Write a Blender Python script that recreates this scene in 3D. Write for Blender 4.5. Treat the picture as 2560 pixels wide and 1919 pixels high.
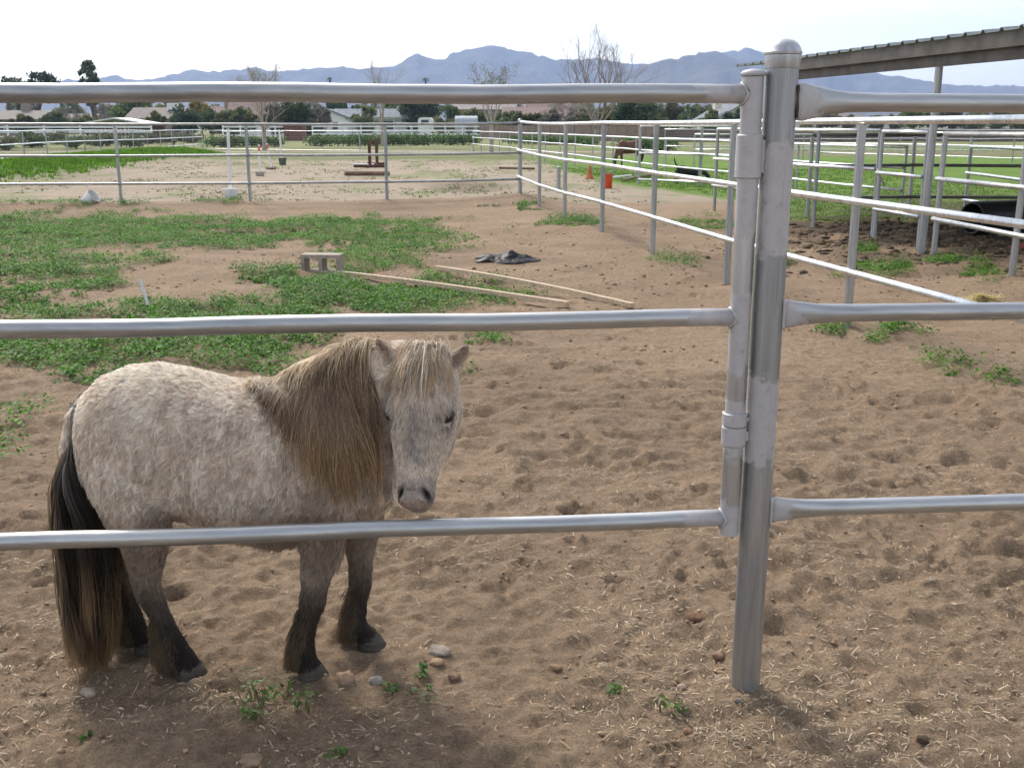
import bpy, bmesh, math, random
import numpy as np
from mathutils import Vector, Matrix, kdtree
random.seed(7)
RNG = np.random.default_rng(11)
R = math.radians
for o in list(bpy.data.objects):
    bpy.data.objects.remove(o)
S = bpy.context.scene
COL = S.collection

# ------------------------------------------------------------------ camera
CAM_H = 1.45; PITCH = R(13.99); FPX = 2600.0          # focal length in pixels of the 2560 px photograph
cd = bpy.data.cameras.new('camera'); cam = bpy.data.objects.new('camera', cd); COL.objects.link(cam)
cam.location = (0, 0, CAM_H); cam.rotation_euler = (math.pi/2 - PITCH, 0, 0)
cd.sensor_width = 36; cd.lens = FPX/2560*36; cd.clip_start = .05; cd.clip_end = 20000
S.camera = cam
# ------------------------------------------------------------------ sky, sun, exposure
SUN_EL = R(44); SUN_AZ = R(-30)                       # azimuth from +Y, negative = to the left
W = bpy.data.worlds.new('World'); S.world = W; W.use_nodes = True
wn = W.node_tree.nodes; wl = W.node_tree.links
bg = wn['Background']
sky = wn.new('ShaderNodeTexSky'); sky.sky_type = 'NISHITA'; sky.sun_disc = False
sky.sun_elevation = SUN_EL; sky.sun_rotation = SUN_AZ; sky.altitude = 400
sky.air_density = 1.0; sky.dust_density = 2.6; sky.ozone_density = 1.0
veil = wn.new('ShaderNodeHueSaturation'); veil.inputs['Saturation'].default_value = .42; veil.inputs['Value'].default_value = 1.1   # thin white cloud veil over the whole sky
wl.new(sky.outputs[0], veil.inputs['Color']); wl.new(veil.outputs[0], bg.inputs[0]); bg.inputs[1].default_value = .15
sd = bpy.data.lights.new('sun', 'SUN'); sun = bpy.data.objects.new('sun', sd); COL.objects.link(sun)
sd.energy = 1.75; sd.angle = R(12); sd.color = (1, .95, .87)
sun.rotation_euler = Vector((math.sin(SUN_AZ)*math.cos(SUN_EL), math.cos(SUN_AZ)*math.cos(SUN_EL), math.sin(SUN_EL))).to_track_quat('Z', 'Y').to_euler()
sun.location = (-20, 40, 40)
S.view_settings.view_transform = 'Standard'; S.view_settings.look = 'None'
S.view_settings.exposure = .97; S.view_settings.gamma = 1; S.view_settings.use_curve_mapping = False
S.render.engine = 'CYCLES'
S.cycles.use_denoising = True; S.cycles.adaptive_threshold = .03; S.cycles.max_bounces = 5; S.cycles.diffuse_bounces = 3; S.cycles.glossy_bounces = 3
S.cycles.transparent_max_bounces = 8; S.cycles.volume_bounces = 0; S.cycles.sample_clamp_indirect = 8
S.cycles_curves.shape = 'RIBBONS'

# ------------------------------------------------------------------ helpers
SP, CP = math.sin(PITCH), math.cos(PITCH)
def ray(px, py):
    u = (px-1280)/FPX; v = (959.5-py)/FPX
    return u, CP+v*SP, -SP+v*CP
def at(px, py, Y):                                      # the point at depth Y that the photograph shows there
    u, dy, dz = ray(px, py); t = Y/dy
    return Vector((u*t, Y, CAM_H+dz*t))
def gp(px, py, z=0):                                    # the point of the ground that the photograph shows there
    u, dy, dz = ray(px, py); t = (z-CAM_H)/dz
    return Vector((u*t, dy*t, z))
def proj(x, y, z):                                      # numpy: world -> photograph pixel
    zc = y*CP-(z-CAM_H)*SP; v = (y*SP+(z-CAM_H)*CP)/zc
    return 1280+x/zc*FPX, 959.5-v*FPX
def _h(i, j, s):
    n = (i*374761393 + j*668265263 + s*974634777) & 0xffffffff
    n = ((n ^ (n >> 13))*1274126177) & 0xffffffff
    return ((n ^ (n >> 16)) & 0xffff)/65535.0
def vnoise(x, y, seed=0):
    x = np.asarray(x, float); y = np.asarray(y, float)
    i = np.floor(x).astype(np.int64); j = np.floor(y).astype(np.int64)
    a = x-i; b = y-j; a = a*a*a*(a*(a*6-15)+10); b = b*b*b*(b*(b*6-15)+10)
    return (_h(i, j, seed)*(1-a)+_h(i+1, j, seed)*a)*(1-b)+(_h(i, j+1, seed)*(1-a)+_h(i+1, j+1, seed)*a)*b - .5
def fbm(x, y, seed=0, n=4, g=.5):
    t = 0; a = 1.; f = 1.
    for k in range(n):
        t = t+a*vnoise(x*f+17.3*k, y*f-9.1*k, seed+k); a *= g; f *= 2.03
    return t

def mesh(name, V, F, mats=None, smooth=True):
    me = bpy.data.meshes.new(name)
    V = np.asarray(V, np.float32).reshape(-1, 3)
    if isinstance(F, np.ndarray) and F.ndim == 2:
        k = F.shape[1]; nf = len(F)
        me.vertices.add(len(V)); me.vertices.foreach_set('co', V.ravel())
        me.loops.add(nf*k); me.loops.foreach_set('vertex_index', F.ravel().astype(np.int32))
        me.polygons.add(nf); me.polygons.foreach_set('loop_start', np.arange(nf, dtype=np.int32)*k)
        me.update(calc_edges=True)
    else:
        me.from_pydata([tuple(map(float, v)) for v in V], [], [tuple(map(int, f)) for f in F]); me.update()
    if smooth:
        me.polygons.foreach_set('use_smooth', np.ones(len(me.polygons), bool))
    for m in (mats if isinstance(mats, (list, tuple)) else [mats]):
        if m: me.materials.append(m)
    return me
def wloc(o):
    return o.matrix_parent_inverse @ Matrix.Identity(4) if False else None
def link(name, data, parent=None, label=None, cat=None, group=None, kind=None, loc=None):
    o = bpy.data.objects.new(name, data); COL.objects.link(o)
    if loc is not None: o.location = loc
    if parent is not None:
        o.parent = parent
        if parent.type == 'EMPTY' and not parent.get('local'):
            o.matrix_parent_inverse = Matrix.Translation(-Vector(parent.location))
    for k, v in (('label', label), ('category', cat), ('group', group), ('kind', kind)):
        if v: o[k] = v
    return o
def thing(name, label, cat, loc=(0, 0, 0), group=None):
    o = link(name, None, None, label, cat, group, None, loc); o.empty_display_size = .1
    return o
class MB:
    """collects shapes in world coordinates, then becomes ONE mesh object"""
    def __init__(s): s.v = []; s.f = []
    def add(s, V, F):
        k = len(s.v); s.v += [tuple(v) for v in V]; s.f += [tuple(i+k for i in f) for f in F]; return s
    def box(s, c, d, rz=0, M=None, bev=0):
        x, y, z = d[0]/2, d[1]/2, d[2]/2
        V = [Vector((a*x, b*y, e*z)) for e in (-1, 1) for a, b in ((-1, -1), (1, -1), (1, 1), (-1, 1))]
        m = M if M is not None else Matrix.Rotation(rz, 3, 'Z')
        c = Vector(c)
        return s.add([m @ v + c for v in V], [(3, 2, 1, 0), (4, 5, 6, 7), (0, 1, 5, 4), (1, 2, 6, 5), (2, 3, 7, 6), (3, 0, 4, 7)])
    def tube(s, pts, r, n=10, cap=True):
        pts = [Vector(p) for p in pts]; rr = r if isinstance(r, (list, tuple)) else [r]*len(pts)
        up = None; V = []; F = []
        for i, p in enumerate(pts):
            d = (pts[min(i+1, len(pts)-1)]-pts[max(i-1, 0)]).normalized()
            if up is None:
                up = d.orthogonal().normalized()
            up = (up-d*up.dot(d)).normalized(); w = d.cross(up)
            for k in range(n):
                a = 2*math.pi*k/n; V.append(p+(up*math.cos(a)+w*math.sin(a))*rr[i])
        for i in range(len(pts)-1):
            for k in range(n):
                F.append((i*n+k, i*n+(k+1) % n, (i+1)*n+(k+1) % n, (i+1)*n+k))
        if cap:
            F.append(tuple(range(n-1, -1, -1))); F.append(tuple(range((len(pts)-1)*n, len(pts)*n)))
        return s.add(V, F)
    def loft(s, secs, n=20, e=2.0):
        """secs: (centre, u axis, v axis, ru, rv)"""
        V = []; F = []
        for c, u, v, ru, rv in secs:
            c, u, v = Vector(c), Vector(u).normalized(), Vector(v).normalized()
            for k in range(n):
                a = 2*math.pi*k/n; ca, sa = math.cos(a), math.sin(a)
                V.append(c+u*ru*math.copysign(abs(ca)**(2/e), ca)+v*rv*math.copysign(abs(sa)**(2/e), sa))
        for i in range(len(secs)-1):
            for k in range(n):
                F.append((i*n+k, i*n+(k+1) % n, (i+1)*n+(k+1) % n, (i+1)*n+k))
        F.append(tuple(range(n-1, -1, -1))); F.append(tuple(range((len(secs)-1)*n, len(secs)*n)))
        return s.add(V, F)
    def lathe(s, prof, c, n=20, axis=None):
        c = Vector(c); q = Vector((0, 0, 1)).rotation_difference(Vector(axis)).to_matrix() if axis is not None else Matrix.Identity(3)
        V = []; F = []
        for r, z in prof:
            for k in range(n):
                a = 2*math.pi*k/n; V.append(c+q @ Vector((r*math.cos(a), r*math.sin(a), z)))
        for i in range(len(prof)-1):
            for k in range(n):
                F.append((i*n+k, i*n+(k+1) % n, (i+1)*n+(k+1) % n, (i+1)*n+k))
        F.append(tuple(range(n-1, -1, -1))); F.append(tuple(range((len(prof)-1)*n, len(prof)*n)))
        return s.add(V, F)
    def build(s, name, mat, parent=None, smooth=False, **kw):
        me = mesh(name, s.v, s.f, mat, smooth)
        if smooth == 'auto':
            me.polygons.foreach_set('use_smooth', np.ones(len(me.polygons), bool))
        bm = bmesh.new(); bm.from_mesh(me); bmesh.ops.recalc_face_normals(bm, faces=bm.faces)
        if smooth == 'auto':
            for e in bm.edges:
                if len(e.link_faces) == 2 and e.calc_face_angle(0) > R(40): e.smooth = False
        bm.to_mesh(me); bm.free()
        return link(name, me, parent, **kw)

# ------------------------------------------------------------------ materials
def newmat(name):
    m = bpy.data.materials.new(name); m.use_nodes = True
    nt = m.node_tree; return m, nt, nt.nodes, nt.links, nt.nodes['Principled BSDF']
def N(nt, typ, **kw):
    n = nt.nodes.new(typ)
    for k, v in kw.items():
        if k in n.inputs: n.inputs[k].default_value = v
        else: setattr(n, k, v)
    return n
def ramp(nt, fac, stops, interp='LINEAR'):
    r = nt.nodes.new('ShaderNodeValToRGB'); e = r.color_ramp; e.interpolation = interp
    while len(e.elements) < len(stops): e.elements.new(.5)
    for q, (p, c) in zip(e.elements, stops):
        q.position = p; q.color = (*c, 1) if len(c) == 3 else c
    nt.links.new(fac, r.inputs[0]); return r.outputs[0]
def mixc(nt, fac, a, b, mode='MIX'):
    n = nt.nodes.new('ShaderNodeMix'); n.data_type = 'RGBA'; n.blend_type = mode
    for s, v in ((n.inputs[0], fac), (n.inputs[6], a), (n.inputs[7], b)):
        if hasattr(v, 'links'): nt.links.new(v, s)
        elif isinstance(v, (int, float)): s.default_value = v
        else: s.default_value = (*v, 1) if len(v) == 3 else v
    return n.outputs[2]
def mth(nt, op, a, b=None, clamp=False):
    n = nt.nodes.new('ShaderNodeMath'); n.operation = op; n.use_clamp = clamp
    for s, v in zip(n.inputs, (a, b)):
        if v is None: continue
        if hasattr(v, 'links'): nt.links.new(v, s)
        else: s.default_value = v
    return n.outputs[0]
def noise(nt, scale, detail=4, rough=.6, coord='Object', stretch=None, dist=0):
    tc = nt.nodes.new('ShaderNodeTexCoord'); src = tc.outputs[coord]
    if stretch:
        mp = nt.nodes.new('ShaderNodeMapping'); mp.inputs['Scale'].default_value = stretch
        nt.links.new(src, mp.inputs[0]); src = mp.outputs[0]
    n = N(nt, 'ShaderNodeTexNoise', Scale=scale, Detail=detail, Roughness=rough, Distortion=dist)
    nt.links.new(src, n.inputs['Vector']); return n.outputs[0]
def mat(name, col, rough=.7, metal=0, var=.18, scale=6, bump=0, bscale=40, island=0, trans=0, attr=None, spec=.4, stretch=None):
    m, nt, nn, nl, b = newmat(name)
    f = noise(nt, scale, stretch=stretch)
    lo = tuple(max(0, c*(1-var*1.6)) for c in col); hi = tuple(min(1, c*(1+var*1.6)) for c in col)
    c = ramp(nt, f, [(.25, lo), (.75, hi)])
    if attr:
        a = N(nt, 'ShaderNodeAttribute', attribute_name=attr)
        g = ramp(nt, f, [(.25, (1-var,)*3), (.75, (1+var,)*3)]); c = mixc(nt, 1., a.outputs['Color'], g, 'MULTIPLY')
    if island:
        g = nn.new('ShaderNodeNewGeometry')
        c = mixc(nt, 1., c, ramp(nt, g.outputs['Random Per Island'], [(0, (1-island,)*3), (1, (1+island*.8,)*3)]), 'MULTIPLY')
    nl.new(c, b.inputs['Base Color']); b.inputs['Roughness'].default_value = rough; b.inputs['Metallic'].default_value = metal
    b.inputs['Specular IOR Level'].default_value = spec
    if bump:
        bp = N(nt, 'ShaderNodeBump', Strength=bump, Distance=.01); nl.new(noise(nt, bscale), bp.inputs['Height']); nl.new(bp.outputs[0], b.inputs['Normal'])
    if trans:
        t = nn.new('ShaderNodeBsdfTranslucent'); nl.new(c, t.inputs[0]); mx = nn.new('ShaderNodeMixShader'); mx.inputs[0].default_value = trans
        out = nn['Material Output']; nl.new(b.outputs[0], mx.inputs[1]); nl.new(t.outputs[0], mx.inputs[2]); nl.new(mx.outputs[0], out.inputs[0])
    return m
def galv(name, bands=(), axis=2, xbands=(), base=.50, rough=.36):
    """galvanised pipe; bands = (from, to) stretches brushed with pale cold-zinc paint"""
    m, nt, nn, nl, b = newmat(name)
    st = (1, 1, .06) if axis == 2 else (.06, 1, 1)
    n1 = noise(nt, 60, 5, .6, stretch=st); n2 = noise(nt, 9, 4, .6, stretch=st); n3 = noise(nt, 3, 3)
    c = mixc(nt, .5, ramp(nt, n1, [(.32, (base*.58, base*.61, base*.64)), (.68, (base*1.2, base*1.2, base*1.18))]),
             ramp(nt, n2, [(.34, (base*.60, base*.62, base*.64)), (.66, (base*1.22, base*1.19, base*1.12))]))
    rg = mixc(nt, n3, (rough-.06,)*3, (rough+.12,)*3)
    metal = .82
    if bands:
        tc = nn.new('ShaderNodeTexCoord'); sp = nn.new('ShaderNodeSeparateXYZ'); nl.new(tc.outputs['Object'], sp.inputs[0])
        w = mth(nt, 'MULTIPLY', mth(nt, 'SUBTRACT', noise(nt, 22, 6, .7), .5), .16)
        zz = mth(nt, 'ADD', sp.outputs[axis], w); tot = None
        for lo, hi in bands:
            k = mth(nt, 'MULTIPLY', mth(nt, 'GREATER_THAN', zz, lo), mth(nt, 'LESS_THAN', zz, hi))
            tot = k if tot is None else mth(nt, 'ADD', tot, k, True)
        pc = ramp(nt, noise(nt, 35, 5, .7), [(.26, (.25, .24, .235)), (.40, (.42, .40, .395)), (.8, (.50, .475, .465))])
        c = mixc(nt, tot, c, pc); rg = mixc(nt, tot, rg, (.55,)*3)
        mm = nn.new('ShaderNodeMath'); mm.operation = 'MULTIPLY_ADD'; nl.new(tot, mm.inputs[0]); mm.inputs[1].default_value = -.62; mm.inputs[2].default_value = metal
        nl.new(mm.outputs[0], b.inputs['Metallic'])
    else:
        b.inputs['Metallic'].default_value = metal
    nl.new(c, b.inputs['Base Color']); nl.new(rg, b.inputs['Roughness'])
    bp = N(nt, 'ShaderNodeBump', Strength=.12, Distance=.004); nl.new(n1, bp.inputs['Height']); nl.new(bp.outputs[0], b.inputs['Normal'])
    return m
# ================================================================== SETTING: ground, mountains
FENCE_FAR = [gp(-420, 527), gp(305, 520), gp(627, 519), gp(968, 513), gp(1300, 508)]
FENCE_SIDE = [gp(1300, 508), gp(1348, 528), gp(1411, 556), gp(1504, 592), gp(1630, 645), gp(1815, 725), gp(2115, 842), Vector((2.75, 5.05, 0))]
def segdist(x, y, pts):
    d = np.full(np.shape(x), 1e9)
    for a, b in zip(pts[:-1], pts[1:]):
        ax, ay, bx, by = a[0], a[1], b[0], b[1]; L = (bx-ax)**2+(by-ay)**2
        t = np.clip(((x-ax)*(bx-ax)+(y-ay)*(by-ay))/L, 0, 1)
        d = np.minimum(d, np.hypot(x-ax-t*(bx-ax), y-ay-t*(by-ay)))
    return d
BERM_L = [gp(-330, 470), gp(0, 440), gp(230, 408), gp(440, 390)]      # grassy bank on the left of the arena
def macro(x, y):
    x = np.asarray(x, float); y = np.asarray(y, float)
    z = .05*fbm(x/3.1, y/3.1, 3, 3)*np.clip((y-1)/5, .3, 1)
    z = z+.10*np.exp(-(segdist(x, y, FENCE_FAR)/.7)**2)+.07*np.exp(-(segdist(x, y, FENCE_SIDE)/.6)**2)
    z = z+.38*np.exp(-(segdist(x, y, BERM_L)/1.8)**2)
    return z*np.clip((250-y)/100, 0, 1)
def hz(x, y): return float(macro(np.array([x]), np.array([y]))[0])
def G(px, py):
    p = gp(px, py)
    for k in range(4): p = gp(px, py, hz(p.x, p.y))
    return p

def axis_far(s0, ratio, start, end):
    out = []; p = start; s = s0
    while p < end: p += s; s *= ratio; out.append(min(p, end))
    return out
cx = list(np.arange(-2.5, 2.501, .0125)); xo = axis_far(.0125, 1.062, 2.5, 4000)
xs = np.array([-v for v in reversed(xo)]+cx+xo)
ys = [-400, -150, -50, -15, -4, 0, .6, 1.1]; q = 1.1
while q < 9: q *= 1.0053; ys.append(q)
while q < 24: q *= 1.0080; ys.append(q)
while q < 4700: q *= 1.035; ys.append(min(q, 4700.))
ys = np.array(ys)
GX, GY = np.meshgrid(xs, ys)
near = np.clip((21-GY)/6, 0, 1)*np.clip((13-np.abs(GX))/4, 0, 1)
GZ = macro(GX, GY)
fade = lambda lam: np.clip((lam/(.0052*np.maximum(GY, .5))-1.1)/1.5, 0, 1)               # no detail finer than the grid can carry
fine = .016*fbm(GX/.42, GY/.30, 21, 2)*fade(.30)+(.022*fbm(GX/.14, GY/.085, 31, 2)+.010*vnoise(GX/.037, GY/.03, 35)*fade(.03))*fade(.08)+.020*np.abs(fbm(GX/.060, GY/.045, 41, 2))*fade(.045)+.014*fbm(GX/.032, GY/.028, 51, 2)*fade(.028)
calm = .55+.9*np.clip(fbm(GX/1.3, GY/1.3, 61, 2)+.45, 0, 1)
fine = fine+.05*fbm(GX/.75, GY/.55, 23, 2)*np.clip((GY-5)/5, 0, 1)*fade(.55)
GZ = GZ+fine*calm*near*np.clip(.15+GY/3, .6, 1.45)
rg = np.random.default_rng(5)
for k in range(2300):                                    # hoof prints: a dent with a pushed-up rim
    dy = 2.0+9*rg.random()**1.5; dx = rg.uniform(-1, 1)*(1.1+dy*.62); r = rg.uniform(.020, .058); dep = rg.uniform(.005, .020)*min(1, .35+max(0, dy-2.2)*.7)
    i0, i1 = np.searchsorted(xs, [dx-.2, dx+.2]); j0, j1 = np.searchsorted(ys, [dy-.2, dy+.2])
    X = GX[j0:j1, i0:i1]-dx; Y = GY[j0:j1, i0:i1]-dy; a = rg.uniform(0, 3.1)
    u = (X*math.cos(a)+Y*math.sin(a))/r; v = (-X*math.sin(a)+Y*math.cos(a))/(r*rg.uniform(.75, 1.25)); q2 = np.sqrt(u*u+v*v)
    GZ[j0:j1, i0:i1] += -dep*np.exp(-q2**3)*(1+.7*vnoise(u*1.7+k, v*1.7, 7))+dep*.42*np.exp(-((q2-1.35)/.38)**2)*(1+.8*np.sin(3*np.arctan2(v, u)+a))
for (bx, by) in ((-.549, 2.554), (-.41, 2.717), (-.873, 2.546), (-1.04, 2.687), (.612, 2.46)):   # firm ground where hooves and post stand
    w = np.exp(-(((GX-bx)**2+(GY-by)**2)/.055**2)**2); GZ = GZ*(1-w)+(-.004)*w
w = np.exp(-((GX-.612)**2+(GY-2.44)**2)/.13**2); GZ += .025*w           # soil heaped round the gate post
nY, nX = GX.shape
idx = np.arange(nY*nX).reshape(nY, nX)
GF = np.stack([idx[:-1, :-1], idx[:-1, 1:], idx[1:, 1:], idx[1:, :-1]], -1).reshape(-1, 4)
# soil colours (linear albedo): sand, pale arena footing, pasture turf, dry verge, manured soil
PX, PY = proj(GX, np.maximum(GY, .5), 0*GX)
def sm(a, b, t): t = np.clip((t-a)/(b-a), 0, 1); return t*t*(3-2*t)
wob = fbm(GX/2.2, GY/2.2, 71, 4)
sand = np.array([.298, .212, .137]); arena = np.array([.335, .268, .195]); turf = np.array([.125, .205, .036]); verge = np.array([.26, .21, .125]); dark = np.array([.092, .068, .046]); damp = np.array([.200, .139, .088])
C = np.empty((nY, nX, 3)); C[:] = sand
def blend(w, c):
    global C
    C = C*(1-w[..., None])+c*w[..., None]
blend(sm(.0, .5, fbm(GX/1.7, GY/1.7, 81, 4)+.05)*.35, damp)
beyond = sm(19.6, 20.4, GY+.35*wob-.03*GX)
side = segdist(GX, GY, FENCE_SIDE)
blend(beyond, arena)
blend(beyond*sm(.1, .4, fbm(GX/.9, GY/2.6, 91, 3))*.45, turf*.9)
blend(sm(42, 47, GY+3*wob), np.array([.145, .165, .058]))                     # rough grass past the arena
PEDGE = ([14, 17, 20.5, 24.8, 28, 34, 60], [4.4, 4.2, 4.6, 3.5, 2.6, 1.7, .2])
edge = np.interp(GY, *PEDGE)                                             # pasture right of the arena
past = sm(-.35, .35, GX-edge+.7*wob)*sm(15.9, 16.7, GY+.5*wob)
blend(past, turf); blend(past*sm(.05, .35, fbm(GX/1.1, GY/3, 95, 3))*.4, np.array([.155, .22, .045]))
blend(sm(47, 52, GY+4*fbm(GX/9, GY/4, 99, 2))*(1-sm(62, 66, GY)), np.array([.185, .175, .088]))
blend(sm(66, 70, GY), verge*np.array([.8, 1., .7]))
blend(sm(57, 58, GY)*(1-sm(59, 60, GY))*(GX < 6), np.array([.36, .29, .21]))
blend(np.exp(-(segdist(GX, GY, BERM_L)/2.0)**4), np.array([.075, .165, .022]))
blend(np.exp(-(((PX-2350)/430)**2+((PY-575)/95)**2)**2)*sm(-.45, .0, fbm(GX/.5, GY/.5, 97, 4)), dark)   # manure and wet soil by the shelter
blend(np.exp(-(((PX-1170)/110)**2+((PY-467)/13)**2)**2)*.7, dark*1.5)
blend(np.exp(-(((PX-720)/460)**2+((PY-1830)/120)**2)**2)*sm(-.5, .3, fbm(GX/.3, GY/.25, 93, 4))*.3, np.array([.165, .115, .075]))      # damp trodden soil in front of the pony
blend(sm(240, 420, GY), np.array([.16, .15, .09]))
C *= (1+.10*fbm(GX/.31, GY/.31, 85, 3)+.16*fbm(GX/1.1, GY/.45, 87, 4))[..., None]
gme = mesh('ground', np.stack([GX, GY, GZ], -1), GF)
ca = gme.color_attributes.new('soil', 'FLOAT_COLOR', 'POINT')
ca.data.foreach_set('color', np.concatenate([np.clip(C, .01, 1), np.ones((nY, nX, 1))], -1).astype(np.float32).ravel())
m, nt, nn, nl, b = newmat('soil')
a = N(nt, 'ShaderNodeAttribute', attribute_name='soil')
c = mixc(nt, 1., a.outputs['Color'], ramp(nt, noise(nt, 26, 8, .75), [(.25, (.60, .58, .56)), (.5, (.98, .98, .98)), (.78, (1.42, 1.40, 1.36))]), 'MULTIPLY')
c = mixc(nt, 1., c, ramp(nt, noise(nt, 150, 5, .85), [(.32, (.60,)*3), (.68, (1.38,)*3)]), 'MULTIPLY')
nl.new(c, b.inputs['Base Color']); b.inputs['Roughness'].default_value = .95; b.inputs['Specular IOR Level'].default_value = .12
b1 = N(nt, 'ShaderNodeBump', Strength=.8, Distance=.03); nl.new(noise(nt, 22, 8, .72), b1.inputs['Height'])
b2 = N(nt, 'ShaderNodeBump', Strength=.9, Distance=.006); nl.new(noise(nt, 220, 4, .8), b2.inputs['Height']); nl.new(b1.outputs[0], b2.inputs['Normal'])
nl.new(b2.outputs[0], b.inputs['Normal'])
gme.materials.append(m)
link('ground', gme, kind='structure', label='churned sandy brown paddock soil running out to green pasture')
def gz_at(x, y):                                         # true surface height under a point of the near ground
    x = np.atleast_1d(x); y = np.atleast_1d(y)
    i = np.clip(np.searchsorted(xs, x)-1, 0, nX-2); j = np.clip(np.searchsorted(ys, y)-1, 0, nY-2)
    a = (x-xs[i])/(xs[i+1]-xs[i]); b_ = (y-ys[j])/(ys[j+1]-ys[j])
    return (GZ[j, i]*(1-a)+GZ[j, i+1]*a)*(1-b_)+(GZ[j+1, i]*(1-a)+GZ[j+1, i+1]*a)*b_
def gz1(x, y): return float(gz_at(x, y)[0])

# mountains: two height fields in real distance
def range_mesh(name, prof, Yr, Yf, Yb, label, seed, ampl, colr):
    px = np.array([p[0] for p in prof], float); py = np.array([p[1] for p in prof], float)
    U = np.linspace(px[0], px[-1], 420); T = np.linspace(0, 1, 60)
    yy = Yf+(Yb-Yf)*T; tr = (Yr-Yf)/(Yb-Yf)
    V = []
    top = np.interp(U, px, py)
    tops = np.array([at(u, t, Yr)[2] for u, t in zip(U, top)]); xr = np.array([at(u, t, Yr)[0] for u, t in zip(U, top)])
    tops = tops+vnoise(U/14., U*0, seed)*7+vnoise(U/5., U*0, seed+1)*3
    XX = np.repeat(xr[None], 60, 0)*(yy/Yr)[:, None]; YY = np.repeat(yy[:, None], 420, 1)
    s = np.where(T < tr, T/tr, (1-T)/(1-tr)); s = s**1.25
    gul = np.abs(fbm(XX/210, YY/500, seed+5, 4))
    ZZ = tops[None]*s[:, None]*(1-ampl*gul*np.clip(4*s*(1-s), 0, 1)[:, None]*1.6)-1
    ii = np.arange(60*420).reshape(60, 420)
    F = np.stack([ii[:-1, :-1], ii[:-1, 1:], ii[1:, 1:], ii[1:, :-1]], -1).reshape(-1, 4)
    me = mesh(name, np.stack([XX, YY, ZZ], -1), F, mat(name+'_rock', colr, .95, var=.3, scale=.02, spec=.05))
    link(name, me, kind='structure', label=label)
PROF = [(-500, 215), (-200, 208), (0, 212), (120, 203), (158, 199), (180, 195), (205, 200), (258, 190), (290, 187), (330, 200), (375, 197), (430, 185), (478, 173), (520, 178), (578, 174), (640, 167), (690, 178), (735, 173), (775, 167), (830, 166), (862, 164), (900, 172), (935, 168), (990, 163), (1010, 150), (1032, 137), (1045, 132), (1060, 142), (1085, 143), (1112, 150), (1125, 133), (1150, 125), (1180, 123), (1195, 116), (1215, 113), (1250, 113), (1270, 120), (1320, 127), (1350, 138), (1390, 147), (1440, 148), (1490, 143), (1520, 150), (1570, 157), (1620, 158), (1700, 145), (1780, 128), (1815, 128), (1840, 126), (1862, 118), (1890, 122), (1920, 132), (2000, 150), (2100, 168), (2200, 183), (2280, 194), (2340, 205), (2400, 210), (2460, 215), (2500, 212), (2560, 213), (2800, 222), (3100, 230)]
range_mesh('mountain_range', PROF, 3500, 2400, 4500, 'hazy blue desert mountains along the horizon', 3, .5, (.115, .10, .085))
PROF2 = [(-500, 262), (0, 262), (300, 258), (480, 225), (560, 195), (625, 176), (700, 196), (800, 230), (900, 262), (1200, 262), (1400, 235), (1560, 172), (1620, 161), (1665, 143), (1710, 138), (1750, 128), (1785, 122), (1830, 140), (1900, 170), (2000, 205), (2200, 240), (2500, 262), (3000, 268)]
range_mesh('foothills', PROF2, 2700, 2000, 3300, 'nearer bluish foothill slopes in front of the main range', 9, .45, (.12, .105, .085))
# ================================================================== FENCES
M_RAIL = galv('galvanised_rail', axis=0)
M_PIPE = galv('galvanised_pipe', base=.80, rough=.27)
M_POSTFAR = galv('galvanised_post', base=.42, rough=.45)
M_WELD = mat('burnt_weld', (.07, .055, .045), .6, .5, var=.5, scale=90)
M_SHADED = mat('shade_toned_rail', (.16, .155, .15), .6, .5)  # rail steel coloured darker to stand in for the roof's shadow

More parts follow.
